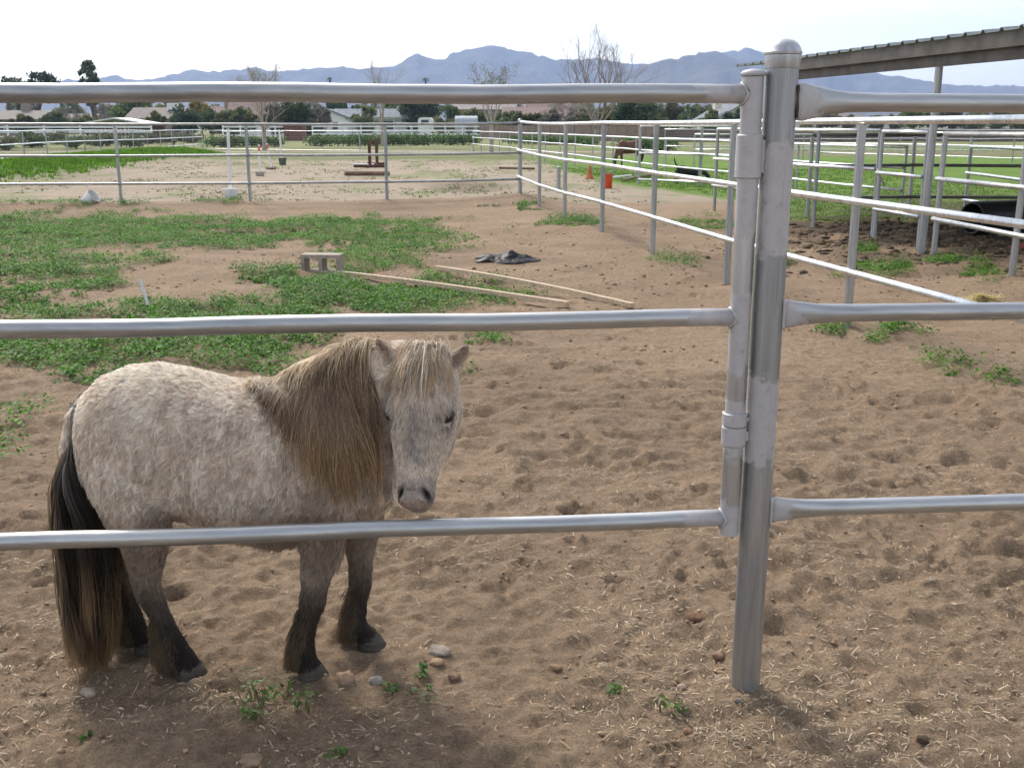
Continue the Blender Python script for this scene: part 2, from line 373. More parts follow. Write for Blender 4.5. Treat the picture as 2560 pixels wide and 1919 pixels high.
def subdiv(pts, step):
    out = [Vector(pts[0])]
    for a, b in zip(pts[:-1], pts[1:]):
        a, b = Vector(a), Vector(b); n = max(1, int((b-a).length/step))
        out += [a.lerp(b, k/n) for k in range(1, n+1)]
    return out
def fence(name, label, pts, rails, post_r=.028, rail_r=.021, top_on=True, off=(0, -1), group=None, rail_mat=None, post_mat=None, post_step=None, jit=.006, cap=False, post_up=0., nseg=8, hs=None, mesh_wire=None):
    pts = [Vector((p[0], p[1], 0)) for p in pts]
    root = thing(name, label, 'fence', (pts[0].x, pts[0].y, hz(pts[0].x, pts[0].y)), group)
    posts = subdiv(pts, post_step) if post_step else pts
    o2 = Vector((off[0], off[1], 0)).normalized()
    rr = random.Random(len(label))
    for p in posts:
        g = hz(p.x, p.y); top = rails[0]+(-rail_r if top_on else .04)+post_up
        mb = MB(); lean = Vector((rr.uniform(-jit, jit), rr.uniform(-jit, jit), 0))
        mb.tube([(p.x, p.y, g-.25), (p.x+lean.x, p.y+lean.y, g*.3+top)], post_r, nseg)
        if cap: mb.lathe([(post_r*1.06, -.05), (post_r*1.1, 0), (post_r*.95, .018), (post_r*.5, .032), (.002, .036)], (p.x+lean.x, p.y+lean.y, g*.3+top), nseg)
        mb.build('post', post_mat or M_POSTFAR, root, 'auto')
    for k, h in enumerate(rails):
        o = Vector((0, 0, 0)) if (k == 0 and top_on) else o2*(post_r+rail_r*.7)
        line = []
        sub = subdiv(posts, 1.2)
        for i, p in enumerate(sub):
            line.append(p+o+Vector((rr.uniform(-jit, jit)*.4, rr.uniform(-jit, jit)*.4, h+hz(p.x, p.y)*.3+rr.uniform(-jit, jit))))
        MB().tube(line, rail_r, nseg).build('rail', rail_mat or M_PIPE, root, True)
    if mesh_wire:                                         # woven wire between the rails
        mb = MB(); z0, z1, sx = mesh_wire; sub = subdiv(pts, sx)
        for p in sub:
            g = hz(p.x, p.y); d = o2*(post_r*.5); mb.tube([p+d+Vector((0, 0, g+z0)), p+d+Vector((0, 0, g*.3+z1))], .0022, 3, False)
        k = 0
        while z0+k*.14 < z1:
            mb.tube([p+o2*(post_r*.5)+Vector((0, 0, hz(p.x, p.y)*.5+z0+k*.14)) for p in pts], .0025, 3, False); k += 1
        mb.build('wire_mesh', M_POSTFAR, root, kind='stuff')
    return root

# ---- the near gate: three rails welded to a hinged stile
ys_near = lambda x: 2.46+.09*(x-.58)
dirn = Vector((1, .09, 0)).normalized()
XS, XP = .546, .613                                       # stile and gate post
ZR = (1.517, 1.003, .493)
gate = thing('pipe_gate', 'galvanised three rail pipe gate across the foreground, hung on the tall post', 'gate', (XS, ys_near(XS)-.004, .44))
M_STILE = galv('brushed_stile', [(1.205, 1.7), (.88, 1.07), (.655, .80), (.3, .545)])
M_GRAIL = galv('gate_rail_pipe', [(.43, .7)], axis=0, base=.46, rough=.40)
st = MB().tube([(XS, ys_near(XS)-.004, .452), (XS, ys_near(XS)-.004, 1.555)], .0245, 24).build('stile', M_STILE, gate, 'auto')
MB().lathe([(.0245, 0), (.0285, .002), (.0285, .008), (.022, .013), (.008, .016), (.001, .0165)], (XS, ys_near(XS)-.004, 1.556), 24).build('stile_cap', M_STILE, st, True)
rr = random.Random(3)
for k, z in enumerate(ZR):
    pts = []
    for i in range(34):
        x = XS-.012-i*.1; pts.append((x, ys_near(x)-.004, z+.0018*math.sin(i*.7+k)+rr.uniform(-.0006, .0006)))
    rl = MB().tube(pts, .0212, 24).build('rail', M_GRAIL, gate, True)
    mb = MB()                                             # bead of weld round the joint
    ring = []
    for j in range(26):
        a = 2*math.pi*j/26; ring.append((XS-.024-.0018*rr.random()+.006*math.cos(a)**2*0, ys_near(XS)-.004+.0216*math.cos(a), z+.0222*math.sin(a)))
    for j in range(26):
        a = 2*math.pi*j/26; off = math.sqrt(max(0, .0245**2-(.0212*math.cos(a))**2))
        ring[j] = (XS-off-.001, ys_near(XS)-.004+.0222*math.cos(a), z+.0228*math.sin(a)+rr.uniform(-.001, .001))
    mb.tube(ring+[ring[0]], [.0030+.0016*rr.random() for _ in range(27)], 6)
    mb.build('weld_bead', M_STILE, rl, True)
    for a in ((.5, .9, 2.6, 5.2) if k == 0 else (1.2, 3.9)):
        mb = MB(); p = ring[int(a/6.283*26)]; q = ring[(int(a/6.283*26)+2) % 26]
        mb.tube([Vector(p)+Vector((.001, -.003, 0)), Vector(q)+Vector((.003, -.003, 0))], .0016, 5)
        mb.build('weld_scorch', M_WELD, rl)
xe = XS-.012-3.3
MB().tube([(xe, ys_near(xe), .44), (xe, ys_near(xe), 1.545)], .0245, 16).build('stile', M_STILE, gate, 'auto')
# hinges: collars round the stile, welded to the post
def collar(z0, z1, r=.0305):
    return [(r-.003, z0), (r, z0+.002), (r, z1-.002), (r-.003, z1), (.0250, z1-.001), (.0250, z0+.001)]
def hinge(z0, z1):
    mb = MB(); prof = collar(z0, z1)+[collar(z0, z1)[0]]
    V = []; F = []; n = 28
    for r, z in prof[:-1]:
        for k in range(n):
            a = 2*math.pi*k/n; V.append((XS+r*math.cos(a), ys_near(XS)-.004+r*math.sin(a), z))
    q = len(prof)-1
    for i in range(q):
        for k in range(n): F.append((i*n+k, i*n+(k+1) % n, ((i+1) % q)*n+(k+1) % n, ((i+1) % q)*n+k))
    mb.add(V, F)
    mb.tube([(XS+.030, ys_near(XS)-.012, z0+.012+i*(z1-z0-.024)/6) for i in range(7)], [.004+.002*rr.random() for _ in range(7)], 6)
    return mb
# ---- tall gate post with the right hand fence welded to it
nf = thing('pipe_fence', 'galvanised fence right of the gate, three rails with flattened ends on the tall domed post', 'fence', (XP, ys_near(XP), 0))
M_GPOST = galv('brushed_gate_post', [(1.16, 1.40), (.64, .85)], base=.40, rough=.45)
yp = ys_near(XP)
pst = MB().tube([(XP, yp, -.3), (XP, yp, .4), (XP, yp, 1.0), (XP, yp, 1.60)], .0372, 32).build('post', M_GPOST, nf, 'auto', label='tall thick galvanised gate post with domed cap')
MB().lathe([(.0385, 1.573), (.0396, 1.575), (.0396, 1.602), (.0425, 1.604), (.0430, 1.609), (.0412, 1.611), (.038, 1.620), (.032, 1.628), (.0235, 1.634), (.012, 1.6375), (.001, 1.6385)], (XP, yp, 0), 32).build('post_cap', galv('cast_cap', base=.55, rough=.45), pst, 'auto')
MB().tube([(XP-.036*math.cos(.9), yp-.036*math.sin(.9)-.0004, z) for z in (0.02, .8, 1.572)], .0016, 5).build('pipe_seam', M_GPOST, pst)
MB().tube([(XP+.036*math.cos(1.25), yp-.036*math.sin(1.25)-.0006, z) for z in (0.02, .8, 1.572)], .0014, 5).build('pipe_seam', M_GPOST, pst)
for (a, b) in ((1.330, 1.428), (.685, .733), (.735, .768)):
    hinge(a, b).build('hinge_collar', galv('hinge_steel', [(a-.01, (a+b)/2+.08)]), nf, 'auto')
M_FRAIL = galv('fence_rail_pipe', [(.6, .70)], axis=0, base=.46, rough=.40)
for k, (z, ex) in enumerate(((1.500, .046), (1.010, .037), (.512, .030))):
    secs = []
    prof = [(0, .040 if k == 0 else .034, .008), (.02, .042 if k == 0 else .034, .008), (.05, .036 if k == 0 else .029, .012), (.085, .028 if k == 0 else .0245, .017), (.13, .0225, .0205), (.2, .0212, .0212), (.6, .0212, .0212), (1.2, .0212, .0212), (1.8, .0212, .0212), (2.32, .0212, .0212)]
    for s, rv, rh in prof:
        c = Vector((XP+.030, yp, z))+dirn*s+Vector((0, -.014*max(0, 1-s/.15) if k == 0 else -.006*max(0, 1-s/.15), -.004*s))
        secs.append((c, (0, 0, 1), (dirn.y, -dirn.x, 0), rv, rh))
    rl = MB().loft(secs, 24, 2.0).build('rail', M_FRAIL, nf, True)
    mb = MB(); mb.tube([(XP+.034, yp-.020-.002*rr.random(), z-.036+i*.009) for i in range(9)], [.0028+.002*rr.random() for _ in range(9)], 6)
    mb.build('weld_bead', M_STILE if k else M_WELD, rl, True)
px2 = XP+.03+2.36
MB().tube([(px2, ys_near(px2), -.3), (px2, ys_near(px2), 1.56)], .0372, 20).build('post', M_GPOST, nf, 'auto')

# ---- far side of the paddock and its right side
fence('pipe_fence', 'straight grey pipe fence closing the far side of the weedy paddock', FENCE_FAR, (1.425, .885, .40), .030, .022, cap=False, jit=.004, rail_mat=galv('dull_pipe', base=.40, rough=.42))
fence('pipe_fence', 'sun bright pipe fence running back along the right side of the paddock', FENCE_SIDE, (1.450, .93, .445), .031, .024, off=(-1, -.35), jit=.005)
c0 = FENCE_SIDE[0]
cp = thing('corner_post', 'grey capped corner post where the two paddock fences meet', 'post', (c0.x, c0.y, hz(c0.x, c0.y)))
MB().tube([(c0.x, c0.y+.05, -.2), (c0.x, c0.y+.05, 1.52)], .042, 12).build('post', M_POSTFAR, cp, 'auto')
MB().lathe([(.045, -.03), (.047, 0), (.04, .02), (.02, .035), (.002, .04)], (c0.x, c0.y+.05, 1.521), 12).build('post_cap', M_POSTFAR, cp, True)
p = G(1396, 482); sp = thing('steel_post', 'short lone steel post standing just behind the right paddock fence', 'post', p)
MB().tube([p-Vector((0, 0, .3)), p+Vector((0, 0, .55))], .045, 10).build('post', M_POSTFAR, sp, 'auto')
MB().lathe([(.047, 0), (.047, .006), (.03, .014), (.002, .017)], p+Vector((0, 0, .55)), 10).build('post_cap', M_POSTFAR, sp, 'auto')
# ---- pasture fence with many thin posts, beyond the arena
PAST = [(-2.15, 59), (-.1, 49.5), (1.8, 40), (3.5, 30), (5.03, 23.4), (5.57, 20.7), (6.4, 17.3)]
fence('pipe_fence', 'long bright three rail fence with many thin posts beside the green pasture', PAST, (1.10, .77, .42), .024, .024, post_step=2.2, off=(-1, -.3), jit=.006, nseg=6, top_on=False)
# swing panel in front of it
fence('fence_panel', 'three rail fence panel at the near edge of the pasture behind the black dog', [gp(1597, 458), gp(1750, 465), (5.75, 24.6)], (1.42, .76, .10), .036, .030, jit=.004, nseg=8)
# ---- fences about the shelter on the right
LINE6 = [(3.5, 18.2), (4.34, 15.1), (4.76, 13.8)]
fence('pipe_fence', 'pipe fence between the green pasture and the shelter, ending at the tied gate', LINE6, (1.38, .89, .44), .030, .026, jit=.006, off=(-1, -.3))
GT = [(4.70, 13.55), (4.85, 12.45)]
fence('pipe_gate', 'small pipe gate tied with a chain beside the shelter post', GT, (1.37, .86, .40), .026, .024, jit=.002, off=(-1, -.3))['category'] = 'gate'
fence('pipe_fence', 'pipe fence from the shelter post to the right edge of the yard', [(4.90, 12.1), (4.97, 10.3), (5.3, 7.4)], (1.36, .86, .40), .034, .027, jit=.006, off=(-1, -.3))
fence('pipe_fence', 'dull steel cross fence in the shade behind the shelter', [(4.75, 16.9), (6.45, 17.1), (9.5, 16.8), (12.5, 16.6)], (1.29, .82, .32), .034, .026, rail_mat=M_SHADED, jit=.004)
fence('pipe_fence', 'slanting pipe fence joining the cross fence at the right edge', [(7.75, 18.0), (7.6, 15.6), (7.7, 13.2)], (1.10, .66, .22), .032, .026, jit=.006, off=(-1, -.3))
fence('pipe_fence', 'far pipe fence across the pasture, nearer of the two behind the shelter', [(6.5, 38), (14, 37), (24, 36.5), (34, 36)], (1.13, .60), .026, .026, post_step=2.6, jit=.01, nseg=6)
fence('pipe_fence', 'farthest grey pipe fence across the pasture in front of the ploughed strip', [(8, 56), (20, 55), (34, 54), (48, 53)], (1.2, .75, .35), .03, .028, post_step=3.2, jit=.02, nseg=6, mesh_wire=(.05, 1.2, .5))
fence('pipe_fence', 'slim pipe fence in the middle of the pasture right of the shelter', [(13, 46), (22, 30), (26, 22)], (1.15, .7, .3), .03, .026, post_step=2.6, jit=.01, nseg=6)
# ---- left and far fences of the arena
FL = [gp(-330, 468), gp(0, 430), gp(255, 398), gp(507, 372)]
fence('wire_fence', 'railed wire mesh fence running back along the grassy bank on the left', FL, (1.15, .73, .30), .026, .022, post_step=2.4, off=(1, -.2), nseg=6, mesh_wire=(.02, 1.1, .22), jit=.008)
fence('wire_fence', 'thin wire mesh fence across the far end of the arena before the hedge', [gp(507, 372), gp(900, 377), (-2.15, 59.4)], (1.1, .02), .035, .010, post_step=6.0, nseg=6, mesh_wire=(.05, 1.05, .3), jit=.01)
M_WHITE = mat('white_fence_paint', (.74, .75, .75), .5, var=.06)
def white_fence(a, b, n, label, hs=(1.25, .85, .45)):
    a, b = Vector(a), Vector(b); root = thing('rail_fence', label, 'fence', a, 'white painted fences before the houses')
    for k in range(n+1):
        p = a.lerp(b, k/n); MB().box((p.x, p.y, .68), (.13, .13, 1.4)).build('post', M_WHITE, root)
    for h in hs:
        MB().box(((a.x+b.x)/2, (a.y+b.y)/2-.09, h), ((b-a).length, .045, .15), math.atan2(b.y-a.y, b.x-a.x)).build('rail', M_WHITE, root)
white_fence((-22, 118, 0), (-1.5, 112, 0), 11, 'white rail fence in front of the white house with grey roof')
white_fence((-27, 100, 0), (-20.5, 100, 0), 4, 'short white rail fence left of the dark red shed')
white_fence((-60, 88, 0), (-31, 92, 0), 10, 'white rail fence far left behind the wire mesh fence')
# ================================================================== SHELTER ROOF on the right
M_ROOF = mat('corrugated_roof_steel', (.36, .38, .36), .45, .5, var=.15, scale=3)
M_FASC = mat('weathered_beam', (.105, .092, .078), .8, .1, var=.25, scale=5, bump=.2)
E0, E1 = Vector((3.62, 17.9, 0)), Vector((5.75, 7.0, 0)); ed = (E1-E0).normalized(); en = Vector((-ed.y, ed.x, 0))   # eave line; en points to the yard
shr = thing('shade_shelter', 'open livestock shade with corrugated metal roof at the upper right', 'shelter', (4.84, 12.3, 0))
L = (E1-E0).length; V = []; F = []; prof = []
s = 0; pitch = .305
while s < L:
    for ds, dz in ((0, 0), (.20, 0), (.222, .032), (.262, .032), (.285, 0)): prof.append((min(s+ds, L), dz))
    s += pitch
for wv in (0, 4.5, 9.0):
    for ps, dz in prof:
        p = E0+ed*ps+en*wv; V.append((p.x, p.y, 2.375+dz+.075*wv))
n = len(prof)
for r_ in range(2):
    for k in range(n-1): F.append((r_*n+k, r_*n+k+1, (r_+1)*n+k+1, (r_+1)*n+k))
me = mesh('roof_sheet', V, F, M_ROOF, False); ro = link('roof_sheet', me, shr)
md = ro.modifiers.new('thick', 'SOLIDIFY'); md.thickness = .006
B0 = E0+ed*1.9+en*.10
rz = math.atan2(ed.y, ed.x)
def beam(z, h, wv, th, name, o=.0, l0=1.9):
    a = E0+ed*l0+en*(.05+wv); c = (a+E1+en*(.05+wv))/2
    return MB().box((c.x, c.y, z+.075*wv), ((E1-a).length, th, h), rz).build(name, M_FASC, shr)
beam(2.285, .15, .0, .05, 'fascia'); beam(2.145, .125, .07, .07, 'beam')
for wv in (3.0, 6.0, 8.9): beam(2.27, .15, wv, .06, 'purlin')
for s_ in (3.0, 5.7, 8.4, 10.8):
    a = E0+ed*s_+en*.14; b_ = E0+ed*s_+en*8.95
    MB().tube([(a.x, a.y, 2.19), (b_.x, b_.y, 2.19+.66)], .035, 6).build('rafter', M_FASC, shr)
for (x, y) in ((4.84, 12.3), (5.55, 8.6)):
    MB().tube([(x, y, -.3), (x, y, 2.085)], .043, 16).build('post', galv('shelter_post', base=.46, rough=.45), shr, 'auto')
for s_ in (3.0, 6.5, 10):
    p = E0+ed*s_+en*8.9; MB().tube([(p.x, p.y, -.3), (p.x, p.y, 2.85)], .043, 12).build('post', M_POSTFAR, shr, 'auto')
# ================================================================== THINGS LYING IN THE YARD
M_LUM = mat('raw_lumber', (.50, .38, .25), .75, var=.22, scale=14, bump=.3, bscale=60, stretch=(.3, 3, 3))
M_BLOCK = mat('concrete_block', (.35, .295, .235), .95, var=.2, scale=18, bump=.7, bscale=90)
M_WPL = mat('white_plastic', (.72, .71, .69), .45, var=.07)
M_BPL = mat('black_plastic_film', (.005, .005, .006), .45, var=.3, spec=.10)
M_ORG = mat('orange_plastic', (.62, .075, .018), .5, var=.12)
M_CONE = mat('faded_orange_rubber', (.50, .17, .06), .65, var=.25)
M_RUST = mat('rust_brown_paint', (.105, .04, .026), .7, var=.3)
M_BLK = mat('black_poly_pipe', (.015, .015, .017), .45, var=.3)
M_GREYPL = mat('grey_plastic', (.09, .10, .08), .6)

def board(p0, p1, w, t, label, bow):
    p0, p1 = Vector(p0), Vector(p1); d = (p1-p0); L = d.length; d.normalize(); s = Vector((-d.y, d.x, 0)).normalized(); u = Vector((0, 0, 1))
    V = []; F = []; n = 13
    for i in range(n):
        t_ = i/(n-1); c = p0+d*L*t_+u*(bow*4*t_*(1-t_))+s*(.012*math.sin(3*t_))
        c.z = (1-t_)*gz1(p0.x, p0.y)+t_*gz1(p1.x, p1.y)+t/2+.012+bow*4*t_*(1-t_)
        for a, b_ in ((-1, -1), (1, -1), (1, 1), (-1, 1)): V.append(c+s*a*w/2+u*b_*t/2)
    for i in range(n-1):
        for k in range(4): F.append((i*4+k, i*4+(k+1) % 4, i*4+4+(k+1) % 4, i*4+4+k))
    F += [(3, 2, 1, 0), tuple(range(n*4-4, n*4))]
    MB().add(V, F).build('lumber_board', M_LUM, None, False, label=label, cat='board', group='loose boards on the paddock soil')
a, b_ = G(826, 684), G(1420, 776); board(a+Vector((0, 0, .03)), b_+Vector((0, 0, .03)), .045, .038, 'pale wooden board whose end touches the concrete block', .01)
a, b_ = G(1090, 680), G(1580, 776); board(a+Vector((0, 0, .03)), b_+Vector((0, 0, .03)), .045, .038, 'pale wooden board lying nearer the black plastic bag', .02)
# concrete block with two cores, standing on its face
bc = G(808, 681)-Vector((0, 0, .006)); rzb = -.10
root = thing('concrete_block', 'grey brown hollow concrete block on the soil at the board end', 'concrete block', bc)
Mb = Matrix.Rotation(rzb, 3, 'Z')
def bb(c, d): MB_.box(bc+Mb @ Vector(c), d, rzb)
MB_ = MB(); bb((0, 0, .178), (.40, .195, .036)); bb((0, 0, .016), (.40, .195, .032))
for x in (-.181, 0, .181): bb((x, 0, .096), (.036, .193, .130))
MB_.build('block', M_BLOCK, root)
# black plastic bag, crumpled
g = G(1285, 657); n = 46; V = []; F = []
ang = -.12
for j in range(n):
    for i in range(n):
        u, v = i/(n-1)*2-1, j/(n-1)*2-1
        r_ = math.sqrt(u*u+v*v); k = max(abs(u), abs(v))/(r_+1e-6) if r_ > 0 else 1; u2, v2 = u*k*.99, v*k*.99
        lob = 1+.16*math.sin(3*math.atan2(v2, u2)+1)+.10*math.sin(7*math.atan2(v2, u2))
        x = u2*.48*lob; y = v2*.24*lob; f = max(0, 1-(u2*u2+v2*v2))
        rid = abs(float(fbm(np.array([x*5]), np.array([y*4]), 5, 3)[0]))*1.0+.40*abs(float(fbm(np.array([x*15+y*5]), np.array([y*14]), 8, 2)[0]))
        z = f**.5*(.016+.062*rid+.055*math.exp(-((x+.02)/.16)**2-((y-.02)/.14)**2)+.05*math.exp(-((x+.3)/.07)**2))
        V.append((g.x+x*math.cos(ang)-y*math.sin(ang), g.y+.16+x*math.sin(ang)+y*math.cos(ang), g.z+.004+z))
for j in range(n-1):
    for i in range(n-1): F.append((j*n+i, j*n+i+1, (j+1)*n+i+1, (j+1)*n+i))
MB().add(V, F).build('plastic_bag', M_BPL, None, True, label='crumpled shiny black plastic bag lying on bare soil', cat='bag')
# thin white stake leaning in the weeds
a = G(378, 776); mb = MB(); mb.tube([a-Vector((0, 0, .05)), a+Vector((-.075, .02, .25))], .013, 8)
mb.build('stake', M_WPL, None, 'auto', label='thin white stake leaning out of the soil among the weeds', cat='stake')
# arena: weave poles in tubs
def weave(px, py, h, r, tub, label, lean, red, tubh=.17, tubr=.17):
    g = G(px, py); root = thing('weave_pole', label, 'pole', g, 'white poles set up in the arena')
    tp = MB().lathe([(tubr*.8, 0), (tubr, tubh), (tubr*1.05, tubh), (tubr*1.05, tubh-.02), (tubr*.9, tubh-.03), (.01, tubh-.03)], g, 14).build('tub', tub, root, 'auto')
    top = g+Vector((lean, 0, h)); MB().tube([g+Vector((0, 0, .03)), top], r, 8).build('pole', M_WPL, root, 'auto')
    if red: MB().tube([g.lerp(top, .80), g.lerp(top, .95)], r*1.05, 8).build('red_tape', mat('red_tape', (.6, .12, .09), .6), root, 'auto')
weave(577, 493, 1.36, .032, M_WPL, 'tallest white pole in a white tub, nearest of the four in the arena', .03, False)
weave(650, 440, .90, .033, mat('dull_tub', (.36, .31, .26)), 'second white pole with red tape near its top, in a dusty tub', .02, True, .12, .14)
weave(678, 423, .84, .033, mat('dull_tub', (.36, .31, .26)), 'third white pole with red tape, leaning left in the arena', -.10, True, .07, .2)
weave(707, 413, 1.28, .034, M_GREYPL, 'farthest white pole, standing in a dark square tub', -.07, False, .26, .15)
# tipped white bucket
g = G(229, 520); root = thing('bucket', 'white plastic bucket tipped over at the foot of the far fence', 'bucket', g)
q = Vector((.75, -.1, .62)).normalized()
mbk = MB(); mbk.lathe([(.10, 0), (.125, .20), (.132, .20), (.132, .215), (.122, .215), (.118, .19), (.096, .012), (.001, .012)], g+Vector((-.09, 0, .09)), 18, q); mbk.build('pail', M_WPL, root, 'auto')
ha = []
for k in range(9):
    a = math.pi*k/8; ha.append(g+Vector((-.09, 0, .09))+q*.2+q.orthogonal().normalized()*.13*math.cos(a)+q.cross(q.orthogonal()).normalized()*.10*math.sin(a)-q*.03)
MB().tube(ha, .004, 5).build('handle', M_POSTFAR, root, True)
# jump standards, rail poles
for (px, py, lab) in ((925, 419, 'rusty brown jump standard, left and nearer of the two in the arena'), (943, 413, 'rusty brown jump standard, right and farther of the two in the arena')):
    g = G(px, py); root = thing('jump_standard', lab, 'jump standard', g, 'jump standards in the arena')
    MB().box(g+Vector((0, 0, .50)), (.10, .10, .90)).build('upright', M_RUST, root)
    MB().box(g+Vector((0, 0, .05)), (1.15 if px < 930 else .75, .10, .10), -.1).build('foot', M_RUST, root)
    MB().box(g+Vector((0, .02, .045)), (.10, .8, .09), -.1).build('foot', M_RUST, root)
def pole(a, b_, r, m_, label, grp='poles lying in the arena'):
    a, b_ = Vector(a)+Vector((0, 0, r+.01)), Vector(b_)+Vector((0, 0, r+.01)); MB().tube([a, b_], r, 8).build('ground_pole', m_, None, 'auto', label=label, cat='pole', group=grp)
pole(G(862, 440), G(974, 440), .065, mat('brown_timber', (.20, .12, .075), .8), 'thick brown timber lying across the arena before the jump standards')
pole(G(882, 416), G(935, 415), .04, M_WPL, 'white pole lying beside the jump standards')
pole(G(1248, 423), G(1336, 425), .035, mat('dark_timber', (.12, .085, .05), .8), 'thin dark pole lying in the arena left of the cone')
pole(G(1530, 448), G(1577, 443), .035, M_WPL, 'short pale pole lying on grass right of the orange bin')
pole(G(1556, 455), G(1628, 440), .04, mat('tan_timber', (.26, .19, .10), .8), 'slanting tan pole lying on grass beside the swing panel')
# cone, orange bin
g = G(1474, 447); root = thing('traffic_cone', 'faded orange traffic cone standing at the pasture edge', 'cone', g)
MB().box(g+Vector((0, 0, .015)), (.28, .28, .03)).build('base', M_CONE, root)
MB().lathe([(.105, .03), (.10, .06), (.03, .36), (.022, .365), (.002, .365)], g, 16).build('cone', M_CONE, root, 'auto')
g = G(1521, 471); root = thing('plastic_bin', 'bright orange plastic bin standing in the arena beyond the fence', 'bin', g)
MB().lathe([(.082, 0), (.088, .01), (.098, .31), (.104, .31), (.104, .335), (.095, .335), (.08, .02), (.002, .02)], g, 18).build('tub', M_ORG, root, 'auto')
MB().tube([g+Vector((.1*math.cos(a), .1*math.sin(a), .29-.08*math.sin(a*1.0))) for a in [math.pi*k/8-math.pi for k in range(9)]], .005, 5).build('handle', M_POSTFAR, root, True)
# black culvert pipe
g = G(2432, 590); root = thing('culvert_pipe', 'black corrugated plastic culvert pipe lying by the shelter', 'culvert pipe', g)
ax = Vector((.93, .36, 0)).normalized(); prof = []
for k in range(46): prof.append((.215+(.012 if k % 2 else 0), k*.045))
prof = [(.19, .0)]+prof+[(.19, 46*.045)]
V = []; F = []; n = 28; c = g+Vector((0, .1, .225)); q = Vector((0, 0, 1)).rotation_difference(ax).to_matrix()
allp = prof+[(.19, 46*.045-.01), (.19, .01)]
for r_, z in allp:
    for k in range(n): a = 2*math.pi*k/n; V.append(c+q @ Vector((r_*math.cos(a), r_*math.sin(a), z)))
for i in range(len(allp)):
    for k in range(n): j = (i+1) % len(allp); F.append((i*n+k, i*n+(k+1) % n, j*n+(k+1) % n, j*n+k))
MB().add(V, F).build('pipe_shell', M_BLK, root, True)
# small finds: loose hay, rag, twine
g = G(2452, 748)
mb = MB(); rh = random.Random(9)
for k in range(420):
    r_ = abs(rh.gauss(0, .5)); a = rh.uniform(0, 6.3); x = g.x+r_*.19*math.cos(a); y = g.y+r_*.12*math.sin(a); z = gz1(x, y)+.05*max(0, 1-r_)*rh.random()
    d = Vector((rh.gauss(0, 1), rh.gauss(0, 1), rh.gauss(0, .35))).normalized()*rh.uniform(.03, .07); w = Vector((-d.y, d.x, 0)).normalized()*.0025; p = Vector((x, y, z+.006))
    mb.add([p-d-w, p-d+w, p+d+w, p+d-w], [(0, 1, 2, 3)])
mb.build('hay_tuft', mat('fresh_hay', (.66, .57, .27), .8, island=.3, trans=.4), None, label='small tuft of pale yellow hay on soil near the right rail', cat='hay', kind='stuff')
g = G(2552, 626); V = []; F = []
for j in range(7):
    for i in range(9): V.append((g.x-.10+i*.035, g.y+.02+j*.02, gz1(g.x, g.y)+.01+.06*math.sin(j/6*math.pi)*math.sin(i/8*math.pi)**.5+.02*math.sin(i*2.1+j*1.3)))
for j in range(6):
    for i in range(8): F.append((j*9+i, j*9+i+1, j*9+10+i, j*9+9+i))
MB().add(V, F).build('rag', mat('brick_red_cloth', (.36, .10, .08), .9), None, True, label='crumpled brick red rag at the right edge of the yard', cat='rag')
# gate chain by the shelter
root = thing('gate_chain', 'pale twine tied round the gate beside the shelter post', 'twine', (4.72, 13.6, .86))
ch = [Vector((4.70+.05*math.cos(a), 13.5+.05*math.sin(a), .90-.22*abs(a-3)/3)) for a in [k*.6 for k in range(11)]]
MB().tube(ch, .008, 5).build('loop', M_POSTFAR, root, True)
# stones in the foreground, each its own
STN = [(863, 1713, .028, (.36, .25, .18), 'blocky pinkish stone in the foreground soil near the weed', 1.0), (1098, 1640, .038, (.34, .30, .26), 'flat greyish stone right of the front hoof', .45),
       (940, 1709, .026, (.30, .27, .25), 'rough grey stone beside the blocky pinkish stone', .8), (1092, 1664, .024, (.40, .28, .19), 'small smooth tan stone in front of the flat grey one', .5),
       (222, 1745, .026, (.40, .34, .28), 'pale stone in the bottom left corner below the tail', .8), (1738, 1544, .038, (.20, .12, .08), 'dark red brown clod left of the gate post', .55),
       (1705, 1715, .017, (.42, .32, .25), 'small pale pebble left of the post foot', .8), (1797, 1643, .020, (.30, .21, .15), 'brown pebble close left of the gate post', .8),
       (1720, 1823, .017, (.32, .20, .14), 'small reddish pebble below the post foot', .7), (1845, 1773, .012, (.12, .11, .12), 'tiny dark pebble in front of the post foot', .6),
       (2327, 1467, .022, (.30, .26, .19), 'grey brown stone on the right side of the yard', .55), (2305, 1862, .018, (.10, .075, .05), 'dark dropping in the bottom right corner', .9), (1135, 1705, .020, (.27, .18, .13), 'low reddish clod right of the blocky stone', .6),
       (630, 1905, .034, (.32, .23, .16), 'tan clod at the bottom edge left of centre', .6), (1390, 1668, .02, (.33, .22, .15), 'lone tan pebble on bare soil left of the post', .6)]
